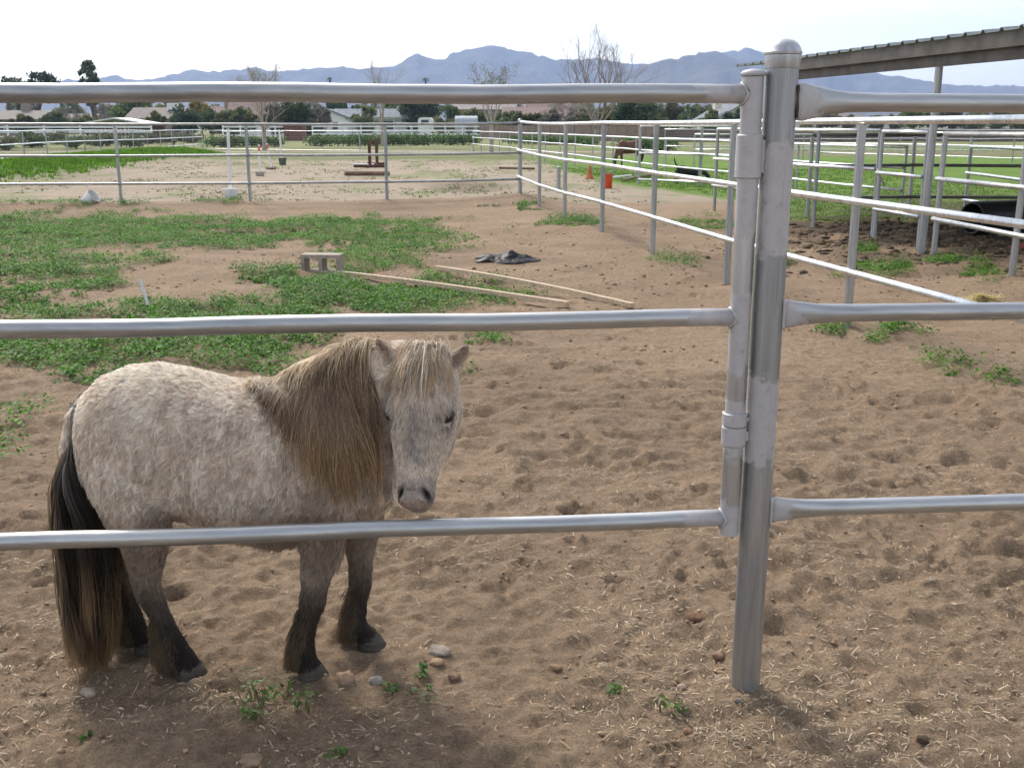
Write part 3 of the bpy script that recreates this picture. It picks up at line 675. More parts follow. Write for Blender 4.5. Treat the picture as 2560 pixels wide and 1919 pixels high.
for k, (px, py, r_, col_, lab, fl) in enumerate(STN):
    r_ *= .66; g = gp(px, py); bm = bmesh.new(); bmesh.ops.create_icosphere(bm, subdivisions=3, radius=1)
    rs = random.Random(k)
    for v in bm.verts:
        c = v.co.copy(); e = 3.2 if k in (0,) else 2.4
        nrm = (abs(c.x)**e+abs(c.y)**e+abs(c.z)**e)**(-1/e); c *= nrm
        w = 1+.35*float(fbm(np.array([c.x*1.6+k*5]), np.array([c.y*1.6+c.z*1.1]), k, 3)[0]); v.co = Vector((c.x*1.25*w*r_, c.y*.9*w*r_, c.z*fl*w*r_))
    me = bpy.data.meshes.new('stone'); bm.to_mesh(me); bm.free(); me.polygons.foreach_set('use_smooth', [True]*len(me.polygons))
    me.materials.append(mat('stone_%d' % k, (col_[0]*.9, col_[1]*.86, col_[2]*.80), .95, var=.25, scale=40, bump=.6, bscale=120, spec=.1))
    o = link('stone', me, None, lab, 'stone', 'loose stones and clods in the foreground', loc=(g.x, g.y, gz1(g.x, g.y)+r_*fl*.45)); o.rotation_euler = (0, 0, rs.uniform(-.5, .5))
# ================================================================== HOUSES AND WALLS beyond the fields
M_WALLW = mat('white_stucco', (.82, .81, .78), .9, var=.06); M_WALLT = mat('tan_stucco', (.27, .225, .175), .9, var=.12, scale=2); M_WALLC = mat('cream_stucco', (.62, .57, .46), .9, var=.08)
M_RGREY = mat('grey_shingle_roof', (.17, .185, .20), .9, var=.2, scale=3); M_RRED = mat('red_tile_roof', (.22, .145, .125), .85, var=.2, scale=3); M_RTAN = mat('tan_shingle_roof', (.215, .18, .15), .9, var=.15, scale=2)
M_RPINK = mat('faded_tile_roof', (.29, .245, .22), .85, var=.2, scale=2)
M_GLASS = mat('window_glass', (.05, .06, .07), .15, var=.2); M_TRIM = mat('white_trim', (.72, .72, .70), .6, var=.05); M_DOOR = mat('brown_door', (.16, .09, .06), .7)
def house(label, x, y, w, d, eave, ridge, wall, roof, rz=0, windows=(), door=None, chimney=None, extra=None, over=.5, gable_x=True, unit=None):
    root = thing('house', label, 'house', (x, y, 0)); Mz = Matrix.Rotation(rz, 3, 'Z'); o = Vector((x, y, 0))
    T = lambda p: Mz @ Vector(p)+o
    a, b_ = w/2, d/2
    if gable_x:   # ridge along local x
        V = [(-a, -b_, 0), (a, -b_, 0), (a, b_, 0), (-a, b_, 0), (-a, -b_, eave), (a, -b_, eave), (a, b_, eave), (-a, b_, eave), (-a, 0, ridge-.08), (a, 0, ridge-.08)]
        F = [(0, 1, 5, 4), (2, 3, 7, 6), (1, 2, 6, 9, 5), (3, 0, 4, 8, 7), (4, 5, 9, 8), (6, 7, 8, 9)]
        rv = [(-a-over, -b_-over, eave-.12), (a+over, -b_-over, eave-.12), (a+over, 0, ridge), (-a-over, 0, ridge), (a+over, b_+over, eave-.12), (-a-over, b_+over, eave-.12)]
    else:         # ridge along local y, gable faces the camera
        V = [(-a, -b_, 0), (a, -b_, 0), (a, b_, 0), (-a, b_, 0), (-a, -b_, eave), (a, -b_, eave), (a, b_, eave), (-a, b_, eave), (0, -b_, ridge-.08), (0, b_, ridge-.08)]
        F = [(0, 1, 5, 8, 4), (2, 3, 7, 9, 6), (1, 2, 6, 5), (3, 0, 4, 7), (4, 8, 9, 7), (5, 6, 9, 8)]
        rv = [(-a-over, -b_-over, eave-.12), (-a-over, b_+over, eave-.12), (0, b_+over, ridge), (0, -b_-over, ridge), (a+over, b_+over, eave-.12), (a+over, -b_-over, eave-.12)]
    MB().add([T(p) for p in V], F).build('wall', wall, root)
    ro = MB().add([T(p) for p in rv], [(0, 1, 2, 3), (3, 2, 4, 5)]).build('roof', roof, root)
    sm_ = ro.modifiers.new('thick', 'SOLIDIFY'); sm_.thickness = .14; sm_.offset = 0
    for (wx, wz, ww, wh) in windows:
        f = MB().box(T((wx, -b_-.02, wz)), (ww+.2, .06, wh+.2), rz).build('window', M_TRIM, root)
        MB().box(T((wx, -b_-.06, wz)), (ww, .03, wh), rz).build('pane', M_GLASS, f)
    if door: MB().box(T((door, -b_-.03, 1.05)), (1.0, .08, 2.1), rz).build('door', M_DOOR, root)
    if chimney: MB().box(T((chimney[0], chimney[1], ridge-.3+chimney[2]/2)), (chimney[3], chimney[3], chimney[2]+1.2), rz).build('chimney', wall, ro)
    if unit: MB().box(T((unit[0], unit[1], unit[2])), (1.3, 1.1, .9), rz).build('cooler_unit', M_TRIM, ro)
    return root, T
def ax(px, Y): return at(px, 312, Y).x
Yh = 150
h1, T = house('long white house with grey roof behind the white fence', ax(955, Yh+5), Yh+5, 12.5, 8, 2.5, 3.6, M_WALLW, M_RGREY, 0, [(-2.5, 1.35, 1.4, 1.1), (1.5, 1.35, 1.6, 1.1), (4.6, 1.35, 1.2, 1.1)], .0)
MB().box(T((-.5, -5.2, 2.35)), (11.5, .12, .22)).build('porch_beam', M_TRIM, h1)
for k in range(5): MB().box(T((-5.5+k*2.6, -5.2, 1.15)), (.14, .14, 2.2)).build('porch_post', M_TRIM, h1)
MB().add([T(p) for p in ((-6.3, -5.6, 2.46), (5.4, -5.6, 2.46), (5.4, -4.2, 2.8), (-6.3, -4.2, 2.8))], [(0, 1, 2, 3)]).build('porch_roof', M_RGREY, h1)
house('white gable end wing of the white house, left of its porch', ax(835, Yh-1), Yh-1, 4.6, 9, 2.5, 3.45, M_WALLW, M_RGREY, 0, [(.9, 1.3, .7, .9)], gable_x=False, over=.45)
house('white house with red tiled roof behind bare trees', ax(632, 165), 165, 5.5, 8, 2.6, 5.2, M_WALLW, M_RRED, .1, [(-1, 1.6, .9, .8), (1.2, 1.6, .9, .8)])
house('small tan house left of the red roofed white house', ax(567, 170), 170, 3.6, 6, 2.8, 4.2, M_WALLT, M_RRED, .3, [(0, 1.5, .8, .9)], chimney=(.2, 0, .9, .8))
house('tan roofed house with rooftop cooler, behind the ramada', ax(405, 150), 150, 6.5, 8, 2.3, 3.7, M_WALLT, M_RTAN, 0, [(-1, 1.3, 1, .9)], unit=(2.0, -1, 3.9))
house('low tan roofed house at the far left edge', ax(20, 150), 150, 12, 9, 2.2, 3.3, M_WALLT, M_RTAN, 0, [(-3, 1.2, 1, .9), (1, 1.2, 1, .9)], chimney=(2.8, 0, .7, 1.0))
house('long low tan roof behind the ramada and bushes', ax(185, 175), 175, 8, 8, 2.2, 3.1, M_WALLT, M_RTAN, 0, [(0, 1.3, 1, .9)])
house('tall house with faded pink tile roof behind the grey shed', ax(1218, 185), 185, 10, 9, 4.0, 6.1, M_WALLT, M_RPINK, -.1, [(-2, 3.0, 1, 1)], chimney=(-3.2, 0, .5, .8))
house('pink tiled house roof above trees, left of the red roofed house', ax(1328, 188), 188, 6.0, 8, 4.2, 6.0, M_WALLC, M_RPINK, 0, [(0, 3, 1, 1)])
house('red tiled roof house behind the block wall, lower left roof', ax(1322, 160), 160, 7.0, 8, 2.3, 3.9, M_WALLT, M_RRED, 0, [(-1, 1.3, 1, .9)])
house('red tiled roof house behind the block wall, taller right roof', ax(1390, 164), 164, 8.0, 8, 2.6, 4.7, M_WALLT, M_RRED, .05, [(0, 1.4, 1, .9)])
house('cream house with chimney and grey roof left of the gate post', ax(1828, 150), 150, 7.0, 9, 2.2, 4.4, M_WALLC, M_RGREY, .15, [(-1.5, 1.4, .9, 1), (1.2, 1.4, .9, 1)], chimney=(-3.3, -3.2, .35, .9), gable_x=False)
for k, (px, lab) in enumerate(((2098, 'smallest distant white house right of the post'), (2130, 'second distant white house right of the post'), (2212, 'widest distant white house, nearest the shelter post'))):
    y = 420+30*k; house(lab, ax(px, y), y, 7+k, 7, 4.2, 5.6, M_WALLC, M_RTAN, 0, [(-1.5, 2, 1.2, 1.2), (1.5, 2, 1.2, 1.2)])
# ramada with low pitched white edged roof
rx, ry = ax(303, 112), 112
rm = thing('ramada', 'open dark ramada with low white edged roof on the left', 'shelter', (rx, ry, 0))
ro = MB().add([(rx-4.1, ry-2, 1.52), (rx, ry-2, 2.15), (rx+4.1, ry-2, 1.50), (rx-4.1, ry+3, 1.52), (rx, ry+3, 2.15), (rx+4.1, ry+3, 1.50)], [(0, 1, 4, 3), (1, 2, 5, 4)]).build('roof', M_TRIM, rm)
sd_ = ro.modifiers.new('thick', 'SOLIDIFY'); sd_.thickness = .12
for x in (-3.6, -1.8, 0, 1.8, 3.6):
    for yy in (-1.7, 2.7): MB().box((rx+x, ry+yy, .76), (.12, .12, 1.5)).build('post', M_DOOR, rm)
for x in np.arange(-3.4, 3.5, .42): MB().box((rx+x, ry+2.8, .85), (.30, .05, 1.6)).build('back_board', M_DOOR, rm)
# dark red shed, grey storage barn, water tank
x, y = ax(737, 100), 100; s_ = thing('shed', 'dark red shed with pale roof edge left of the white house', 'shed', (x, y, 0))
MB().box((x, y, .72), (1.75, 2, 1.4)).build('wall', mat('red_shed_paint', (.16, .07, .06), .8), s_); MB().box((x, y, 1.47), (1.95, 2.2, .1)).build('roof', M_TRIM, s_)
for k in range(4): MB().box((x-.66+k*.44, y-1.02, .72), (.40, .03, 1.35)).build('plank', mat('red_shed_plank', (.17, .075, .065), .8), s_)
x, y = ax(1166, 125), 125; s_ = thing('storage_shed', 'grey barrel roofed storage shed left of the block wall', 'shed', (x, y, 0))
MB().box((x, y, .85), (2.5, 2.4, 1.7)).build('wall', mat('grey_shed', (.38, .38, .37), .8), s_)
V = []; F = []
for k in range(9):
    a = math.pi*k/8; V += [(x-1.3, y-1.3*math.cos(a), 1.68+.75*math.sin(a)), (x+1.3, y-1.3*math.cos(a), 1.68+.75*math.sin(a))]
for k in range(8): F.append((2*k, 2*k+1, 2*k+3, 2*k+2))
F += [tuple(range(0, 18, 2)), tuple(range(17, 0, -2))]
MB().add(V, F).build('roof', mat('shed_roof', (.36, .39, .41), .6), s_, 'auto'); MB().box((x+.45, y-1.22, .75), (.9, .05, 1.5)).build('door', mat('shed_dark_grey', (.10, .10, .10)), s_)  # dark grey door panel on the shed front
x, y = ax(1064, 130), 130; s_ = thing('horse_trailer', 'small white trailer with rounded top behind the white fence', 'trailer', (x, y, 0))
MB().loft([((x, y-1, 1.35), (1, 0, 0), (0, 0, 1), .85, .95), ((x, y+2, 1.35), (1, 0, 0), (0, 0, 1), .85, .95)], 16, 5).build('body', M_TRIM, s_, 'auto')
MB().box((x, y-1.03, 1.75), (.9, .05, .5)).build('window', M_GLASS, s_)
for sx in (-.8, .8): MB().lathe([(.3, -.1), (.3, .1), (.05, .1)], (x+sx, y+.5, .3), 12, (1, 0, 0)).build('wheel', M_BLK, s_)
# block wall with pilasters
wl0, wl1 = Vector((ax(1200, 112), 112, 0)), Vector((ax(1640, 92), 92, 0))
bw = thing('block_wall', 'long pinkish tan block wall behind the pasture trees', 'wall', wl0)
M_BW = mat('tan_block_wall', (.25, .185, .15), .92, var=.12, scale=2)
n = 22; dv = (wl1-wl0)/n; rw = math.atan2(dv.y, dv.x)
for k in range(n):
    c = wl0+dv*(k+.5); MB().box((c.x, c.y, .62), (dv.length*.965, .2, 1.5), rw).build('panel', M_BW, bw)
    c = wl0+dv*k; MB().box((c.x, c.y, .62), (.08, .12, 1.44), rw).build('pilaster', M_DOOR, bw)
w2 = thing('block_wall', 'low dark grey brown wall across the right beyond the pasture', 'wall', (8, 92, 0))
M_PW = mat('dark_block_wall', (.17, .13, .11), .95, var=.2, scale=1)
for k in range(16): MB().box((ax(1640, 92)+2+k*4, 92+.3*k, .35), (3.96, .3, 1.5), .075).build('panel', M_PW, w2)

# ================================================================== TREES
def leafcloud(cents, rad, nl, size, rng, flat=.0, droop=0):
    """leaf quads spread through clump volumes"""
    c = np.repeat(cents, nl, 0); r = np.repeat(rad, nl, 0); n = len(c)
    d = rng.normal(size=(n, 3)); d /= np.linalg.norm(d, axis=1)[:, None]
    p = c+d*(rng.random(n)**.45)[:, None]*r
    if droop: p[:, 2] -= droop*rng.random(n)**2
    u = rng.normal(size=(n, 3)); u[:, 2] *= (1-flat); u /= np.linalg.norm(u, axis=1)[:, None]
    v = np.cross(u, rng.normal(size=(n, 3))); v /= np.linalg.norm(v, axis=1)[:, None]
    s = size*rng.uniform(.6, 1.4, n)[:, None]
    V = np.stack([p-u*s, p-v*s*.45, p+u*s, p+v*s*.45], 1).reshape(-1, 3)
    return V, np.arange(n*4).reshape(-1, 4)
_LM = {}
def leafmat(col):
    if col not in _LM: _LM[col] = mat('foliage_%d' % len(_LM), col, .75, var=.22, scale=.6, island=.35, trans=.42, spec=.1)
    return _LM[col]
M_BARK = mat('grey_brown_bark', (.13, .105, .085), .9, var=.25, scale=6); M_BARKP = mat('pale_bark', (.34, .29, .235), .9, var=.2, scale=5)
def tree(name, label, px, Y, top, width, col, style='round', low=.25, dens=1., group='trees beyond the fields', cat='tree', seed=None):
    """stands on the ground at depth Y; top = pixel row of its crown, width = crown width in pixels"""
    x = ax(px, Y); H = at(px, top, Y).z; Rw = width/2*Y/FPX
    sd_ = seed if seed is not None else int(px+top*7); rng = np.random.default_rng(sd_); rnd = random.Random(sd_)
    root = thing(name, label, cat, (x, Y, 0), group)
    zc = H*(low+1)/2; rz_ = H*(1-low)/2
    k = {'round': 26, 'loose': 36, 'willow': 30}[style]
    cs = []
    while len(cs) < k:
        q = rng.uniform(-1, 1, 3)
        if (q**2).sum() < 1 and (style != 'loose' or (q**2).sum() > .12): cs.append(q)
    cs = np.array(cs)*np.array([Rw*.82, Rw*.82, rz_*.82])+np.array([x, Y, zc])
    rr_ = rng.uniform(.24, .46, k)[:, None]*np.array([[Rw, Rw, min(rz_, Rw*1.1)]])*(.62 if style == 'loose' else 1)
    size = max(.10, min(.26, Rw*.10))*(Y/150)**.4
    V, F = leafcloud(cs, rr_, int(90*dens), size, rng, droop=(rz_*.5 if style == 'willow' else 0))
    link('crown', mesh('crown', V, F, leafmat(col), False), root)
    mb = MB(); mb.tube([(x, Y, -.2), (x+.02*H, Y, H*low*.6), (x, Y, H*(low+.35))], [max(.08, H*.035), H*.026+.02, H*.012+.02], 7)
    for i in range(7):
        e = cs[i]; b0 = Vector((x, Y, H*(low*.5+.12*rnd.random()))); mb.tube([b0, b0.lerp(Vector(e), .5)+Vector((0, 0, .05*H)), Vector(e)], [H*.014+.02, H*.009+.012, .012], 5)
    mb.build('trunk', M_BARK, root, True)
    return root
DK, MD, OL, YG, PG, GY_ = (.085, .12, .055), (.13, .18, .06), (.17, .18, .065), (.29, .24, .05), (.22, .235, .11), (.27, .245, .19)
TR = [('eucalyptus_tree', 'small dark tree at the far left edge above the top rail', 28, 170, 180, 45, (.07, .095, .05), 'loose', .5, .6), ('eucalyptus_tree', 'broad dark tree on the left with spreading crown', 100, 165, 172, 125, (.07, .095, .05), 'loose', .42, .8),
      ('eucalyptus_tree', 'tallest dark eucalyptus on the left rising well above the rail', 237, 150, 138, 72, (.10, .125, .065), 'loose', .30, .8), ('shade_tree', 'round dark bush tree on the left below the broad tree', 138, 140, 279, 72, DK, 'round', .1, 1.),
      ('shade_tree', 'full green tree behind the ramada', 335, 155, 236, 118, MD, 'round', .3, 1.2), ('shade_tree', 'dark ball shaped tree right of the ramada, larger of the pair', 466, 140, 262, 80, DK, 'round', .05, 1.2), ('shade_tree', 'smaller dark ball shaped tree right of the pair', 527, 145, 270, 56, DK, 'round', .05, 1.),
      ('shade_tree', 'olive tree behind the dark ball shaped pair', 425, 170, 242, 90, OL, 'round', .2, 1.), ('shade_tree', 'yellowish leaved tree behind the smaller ball shaped tree', 503, 175, 246, 62, YG, 'round', .3, 1.),
      ('shade_tree', 'olive scrubby tree before the tan house', 595, 140, 268, 60, OL, 'loose', .1, 1.), ('willow_tree', 'feathery green tree left of the white house gable', 735, 128, 232, 92, (.075, .10, .04), 'willow', .2, 1.2), ('shade_tree', 'low olive bushes left of the white house', 760, 140, 290, 110, OL, 'round', .0, 1.),
      ('shade_tree', 'dark tree behind the white house roof, left one', 842, 185, 240, 66, DK, 'loose', .2, 1.4), ('shade_tree', 'slim green tree behind the white house roof, right one', 893, 185, 250, 40, MD, 'loose', .2, 1.), ('shade_tree', 'pale olive tree behind the white house porch', 985, 175, 248, 80, PG, 'loose', .2, 1.),
      ('shade_tree', 'large dark tree right of the white house', 1052, 150, 232, 118, DK, 'round', .15, 1.8), ('shade_tree', 'green tree right of the large dark one', 1126, 155, 250, 54, MD, 'round', .1, 1.), ('shade_tree', 'low green shrub tree beside the storage shed', 1110, 140, 288, 60, OL, 'round', 0, 1.),
      ('shade_tree', 'green shrub trees right of the storage shed', 1258, 135, 280, 70, MD, 'loose', .0, 1.), ('shade_tree', 'green tree between the pink roofs', 1325, 200, 252, 80, MD, 'round', .2, 1.), ('shade_tree', 'dark tree above the red roofs', 1370, 190, 240, 60, (.05, .06, .03), 'loose', .3, 1.),
      ('shade_tree', 'dark green tree right of the tall bare tree', 1585, 120, 240, 120, DK, 'round', .15, 1.6), ('shade_tree', 'pale green shrub tree in front of the block wall', 1640, 118, 285, 70, PG, 'loose', 0, 1.), ('shade_tree', 'yellow green tree left of the cream house', 1680, 170, 250, 70, (.10, .10, .03), 'round', .1, 1.),
      ('shade_tree', 'mid green tree left of the cream house chimney', 1725, 165, 255, 50, MD, 'round', .1, 1.), ('shade_tree', 'green tree in front of the cream house by the gate post', 1835, 135, 272, 62, (.045, .07, .025), 'round', 0, 1.), ('shade_tree', 'green tree just right of the gate post', 2015, 140, 262, 42, MD, 'round', 0, 1.),
      ('shade_tree', 'wide green tree left of the shelter post', 2285, 190, 262, 66, MD, 'round', .1, 1.2), ('shade_tree', 'reddish green tree right of the shelter post', 2375, 180, 264, 60, (.09, .07, .035), 'round', .05, 1.2), ('shade_tree', 'pale green hazy tree farther right of the shelter post', 2440, 220, 272, 70, PG, 'round', .05, 1.2),
      ('shade_tree', 'pale green tree near the right edge', 2500, 210, 270, 62, MD, 'round', .05, 1.2), ('shade_tree', 'yellowish green tree at the right edge', 2560, 200, 274, 64, OL, 'round', .05, 1.2), ('cypress_tree', 'tiny dark cypress beside the distant white houses', 2165, 380, 284, 8, DK, 'round', .0, .6)]
FILL2 = [(600, 262, 80, PG), (690, 256, 70, GY_), (560, 275, 60, OL), (1185, 268, 70, PG), (1290, 270, 80, PG), (1345, 276, 80, OL), (1405, 262, 120, GY_), (1460, 272, 90, PG), (1530, 262, 80, OL), (915, 262, 60, PG), (800, 268, 60, GY_), (385, 275, 60, OL), (215, 285, 70, PG), (60, 285, 70, OL), (1775, 270, 60, PG)]
for k, (px, top, wd, col) in enumerate(FILL2): tree('shrub_tree', 'loose pale shrubby tree standing before the houses, '+('1st', '2nd', '3rd', '4th', '5th', '6th', '7th', '8th', '9th', '10th', '11th', '12th', '13th', '14th', '15th')[sorted(q[0] for q in FILL2).index(px)]+' from the left', px, 128, top, wd*1.2, tuple(c*.8 for c in col), 'loose', .0, 1.1, 'loose shrubby trees before the houses')
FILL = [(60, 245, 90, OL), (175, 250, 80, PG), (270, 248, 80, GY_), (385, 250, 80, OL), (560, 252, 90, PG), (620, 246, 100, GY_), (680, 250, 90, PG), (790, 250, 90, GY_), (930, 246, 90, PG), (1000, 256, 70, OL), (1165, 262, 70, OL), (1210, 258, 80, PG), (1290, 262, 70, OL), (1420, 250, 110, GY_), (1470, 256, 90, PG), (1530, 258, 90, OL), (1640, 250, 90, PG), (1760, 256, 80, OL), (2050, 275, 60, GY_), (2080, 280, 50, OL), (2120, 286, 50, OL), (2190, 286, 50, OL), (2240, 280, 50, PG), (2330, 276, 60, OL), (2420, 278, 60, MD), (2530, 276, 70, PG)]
NTH = ('1st', '2nd', '3rd', '4th', '5th', '6th', '7th', '8th', '9th', '10th', '11th', '12th', '13th', '14th', '15th', '16th', '17th', '18th', '19th', '20th', '21st', '22nd', '23rd', '24th', '25th', '26th')
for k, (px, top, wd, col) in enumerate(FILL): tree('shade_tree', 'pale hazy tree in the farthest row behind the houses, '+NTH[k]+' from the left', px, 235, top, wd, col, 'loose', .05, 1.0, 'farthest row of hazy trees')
for t in TR: tree(t[0], t[1], t[2], t[3], t[4], t[5], t[6], t[7], t[8], t[9])
for k, (px, top, wd, Y) in enumerate(((15, 335, 90, 62), (75, 328, 110, 70), (140, 326, 70, 80), (185, 334, 90, 66), (250, 330, 100, 74), (320, 334, 80, 70), (375, 328, 90, 84), (430, 332, 70, 80), (475, 330, 70, 88), (565, 338, 60, 70))):
    tree('bush', 'low scrubby bush behind the left wire fence, '+NTH[k]+' from the left', px, Y, top, wd, (.11, .14, .06) if k % 2 else (.16, .16, .085), 'round', .0, .55, 'scrub behind the left wire fence', 'bush')
# palms whose heads just clear the rail
for px, lab in ((829, 'tiny distant palm above the rail left of the bare tree'), (1066, 'tiny distant palm above the rail right of the bare tree')):
    Y = 230; x = ax(px, Y); H = at(px, 200, Y).z; root = thing('palm_tree', lab, 'tree', (x, Y, 0), 'distant palms')
    MB().tube([(x, Y, 0), (x+.1, Y, H*.6), (x, Y, H)], [.25, .2, .18], 7).build('trunk', M_BARK, root, True)
    mb = MB(); rp = random.Random(px)
    for k in range(26):
        a = rp.uniform(0, 6.3); e = rp.uniform(-.3, 1.2); L = .9; w = Vector((-math.sin(a), math.cos(a), 0))*.11
        p0 = Vector((x, Y, H)); p1 = p0+Vector((math.cos(a)*math.cos(e), math.sin(a)*math.cos(e), math.sin(e)))*L*.6; p2 = p1+Vector((math.cos(a)*.5, math.sin(a)*.5, -.35))
        mb.add([p0-w*.3, p0+w*.3, p1+w, p1-w, p2], [(0, 1, 2, 3), (3, 2, 4)])
    mb.build('crown', leafmat(DK), root)
# bare winter trees
def bare(label, px, Y, top, width, seed, r0, bark, levels=6, forks=3, low=.22, haze=0, buds=None, group='bare trees in the field'):
    rnd = random.Random(seed); x = ax(px, Y); H = at(px, top, Y).z; W_ = width/2*Y/FPX
    root = thing('bare_tree', label, 'tree', (x, Y, 0), group)
    tr = MB(); br = MB(); tips = []
    base = Vector((x, Y, -.2)); tr.tube([base, (x, Y, .15), (x+.03, Y, H*low*.6), (x, Y, H*low)], [r0*1.35, r0*1.05, r0*.9, r0*.85], 9)
    def grow(p, d, L, r, lv):
        n = 4; pts = [p]; q = p; dd = d.copy()
        for i in range(n):
            dd = (dd+Vector((rnd.gauss(0, .07), rnd.gauss(0, .07), .045+rnd.gauss(0, .04)))).normalized(); q = q+dd*L/n; pts.append(q)
        br.tube(pts, [r*(1-.42*i/n) for i in range(n+1)], 5 if lv > 3 else (4 if lv > 1 else 3), False)
        if lv <= 0: tips.append(q); return
        for k in range(2 if lv > 2 else 3):
            s = Vector((rnd.gauss(0, 1), rnd.gauss(0, 1), rnd.gauss(.1, .5))).normalized(); spread = rnd.uniform(.25, .62)
            grow(pts[-1] if k == 0 else pts[rnd.choice((2, 3))], (dd*(1-spread*.35)+s*spread).normalized(), L*rnd.uniform(.66, .86), r*(.60 if k else .64), lv-1)
    hgt = H*(1-low); L0 = hgt*.27
    for k in range(forks):
        a = 2*math.pi*k/forks+rnd.uniform(-.4, .4); t = (k+.5)/forks*2-1
        d = Vector((t*min(1.0, W_/hgt*1.5), math.sin(a)*.35, 1)).normalized(); grow(Vector((x, Y, H*(low-.05*rnd.random()))), d, L0*rnd.uniform(.85, 1.1), r0*.55, levels)
    tr.build('trunk', bark, root, True); o = br.build('crown', bark, root, True); o['label'] = 'leafless branches'
    if buds:
        rng = np.random.default_rng(seed); tp = np.array([tuple(t) for t in tips]); V, F = leafcloud(tp, np.full((len(tp), 3), .22), 3 if Y < 100 else 7, .034 if Y < 100 else .055, rng); link('buds', mesh('buds', V, F, leafmat(buds), False), root, kind='stuff')
    return len(tips)
bare('tall bare tree with many upright limbs, biggest of the leafless trees', 1492, 84, 22, 235, 4, .21, mat('winter_bark', (.27, .225, .18), .9, var=.2, scale=4), 6, 7, .11)
bare('slim bare tree in front of the white house', 955, 74, 104, 95, 8, .13, M_BARKP, 6, 3, .22)
bare('thin hazy bare tree left of the dark red shed', 658, 62, 132, 90, 15, .14, M_BARKP, 6, 4, .14, buds=PG)
bare('sparse twiggy tree with grey green buds beside the pasture fence end', 1228, 58, 128, 105, 21, .11, mat('pale_twigs', (.36, .32, .25), .9), 6, 3, .26, buds=(.10, .12, .06))
bare('low spreading grey bare tree left of the tallest one', 1420, 130, 225, 150, 25, .16, M_BARKP, 6, 5, .10, buds=GY_)
for k, px in enumerate((165, 205, 278, 300, 790)):
    bare(('first', 'second', 'third', 'fourth', 'fifth')[k]+' grey brush of bare twigs from the left, among far trees', px, 160, 262 if px < 700 else 275, 70, 40+k, .12, M_BARKP, 5, 5, .08, buds=(.20, .17, .15), group='brushy leafless trees far away')
# ================================================================== GROUND COVER
M_CLOV = mat('clover_leaf', (.095, .225, .021), .6, var=.25, scale=3, island=.5, trans=.4, spec=.3)
M_GRASS = mat('grass_blade', (.14, .27, .03), .6, var=.25, scale=1.5, island=.4, trans=.3, spec=.2)
M_STRAW = mat('dry_straw', (.40, .315, .205), .75, var=.2, scale=9, island=.5)
M_CLOD = mat('soil_clod', (.36, .245, .155), .95, var=.25, scale=30, island=.3, spec=.1)
# patches in photograph pixels (cx, cy, rx, ry, density) -> tested at real ground positions
PATCH = [(120, 585, 420, 40, 1), (480, 575, 420, 24, 1), (760, 580, 330, 26, .95), (1010, 600, 130, 36, .9), (900, 640, 90, 20, .7), (960, 655, 100, 18, .8), (60, 660, 200, 45, .95), (170, 680, 130, 22, .8), (60, 745, 110, 40, .8), (140, 790, 110, 20, .5), (375, 650, 58, 17, .9), (215, 715, 66, 15, .7),
         (745, 692, 110, 20, 1), (860, 745, 140, 42, 1), (980, 760, 170, 30, .8), (560, 780, 260, 24, .9), (330, 860, 360, 42, 1), (150, 880, 200, 36, 1), (590, 860, 150, 34, .9), (240, 930, 90, 20, .8), (60, 860, 110, 50, .8), (1080, 700, 60, 16, .6), (1190, 720, 110, 18, .7), (1260, 735, 90, 13, .6), (1130, 755, 110, 14, .5),
         (690, 905, 55, 20, .8), (770, 845, 70, 18, .7), (1210, 845, 70, 22, .6), (1150, 932, 22, 10, .7), (680, 900, 40, 20, .6), (80, 1060, 60, 40, .22), (20, 1110, 40, 60, .22), (1090, 509, 60, 5, 1), (1320, 522, 26, 9, 1), (1430, 565, 65, 12, .7), (560, 518, 60, 5, .8), (660, 516, 45, 4, .8), (330, 520, 40, 4, .7), (130, 522, 160, 5, .4), (1250, 516, 50, 4, .6),
         (2210, 690, 36, 20, .8), (2245, 672, 30, 10, .6), (2360, 655, 36, 10, .8), (2450, 678, 40, 14, .8), (2480, 700, 34, 12, .8), (2155, 625, 26, 12, .7), (2160, 655, 20, 10, .5), (2110, 690, 20, 8, .5), (2225, 852, 50, 12, .9), (2185, 880, 22, 12, .7), (2075, 850, 24, 14, .6), (2310, 865, 22, 10, .5), (2420, 950, 90, 22, .45), (2520, 975, 60, 16, .6), (2340, 930, 40, 10, .3),
         (1700, 670, 60, 12, .4), (1760, 560, 80, 14, .5), (1960, 640, 30, 20, .5)]
def inmask(x, y):
    px, py = proj(x, y, 0*x); w = np.zeros(len(x)); nz = 1.1*fbm(x/.45, y/.45, 201, 3)+.9*fbm(x/.16, y/.16, 205, 2)
    for cx_, cy_, rx_, ry_, dn in PATCH:
        q = np.sqrt(((px-cx_)/rx_)**2+((py-cy_)/ry_)**2); w = np.maximum(w, dn*np.clip((1.22-q+nz*.75)*3.2, 0, 1))
    return w
rng = np.random.default_rng(77)
PL = []
for (x0, x1, y0, y1, n) in ((-9, 5, 10.5, 19, 34000), (-6, 3, 6.8, 10.5, 17000), (-4, 2.5, 4.2, 6.8, 6500), (2, 6, 6, 14, 5000), (1.2, 4, 4.6, 8, 1500)):
    x = rng.uniform(x0, x1, n); y = rng.uniform(y0, y1, n); k = rng.random(n) < inmask(x, y)*.95
    PL.append(np.stack([x[k], y[k]], 1))
PL = np.concatenate(PL); q_ = PL-np.array([bc.x, bc.y]); PL = PL[~((np.abs(q_[:, 0]-.03) < .27) & (q_[:, 1] > -.42) & (q_[:, 1] < .14))]
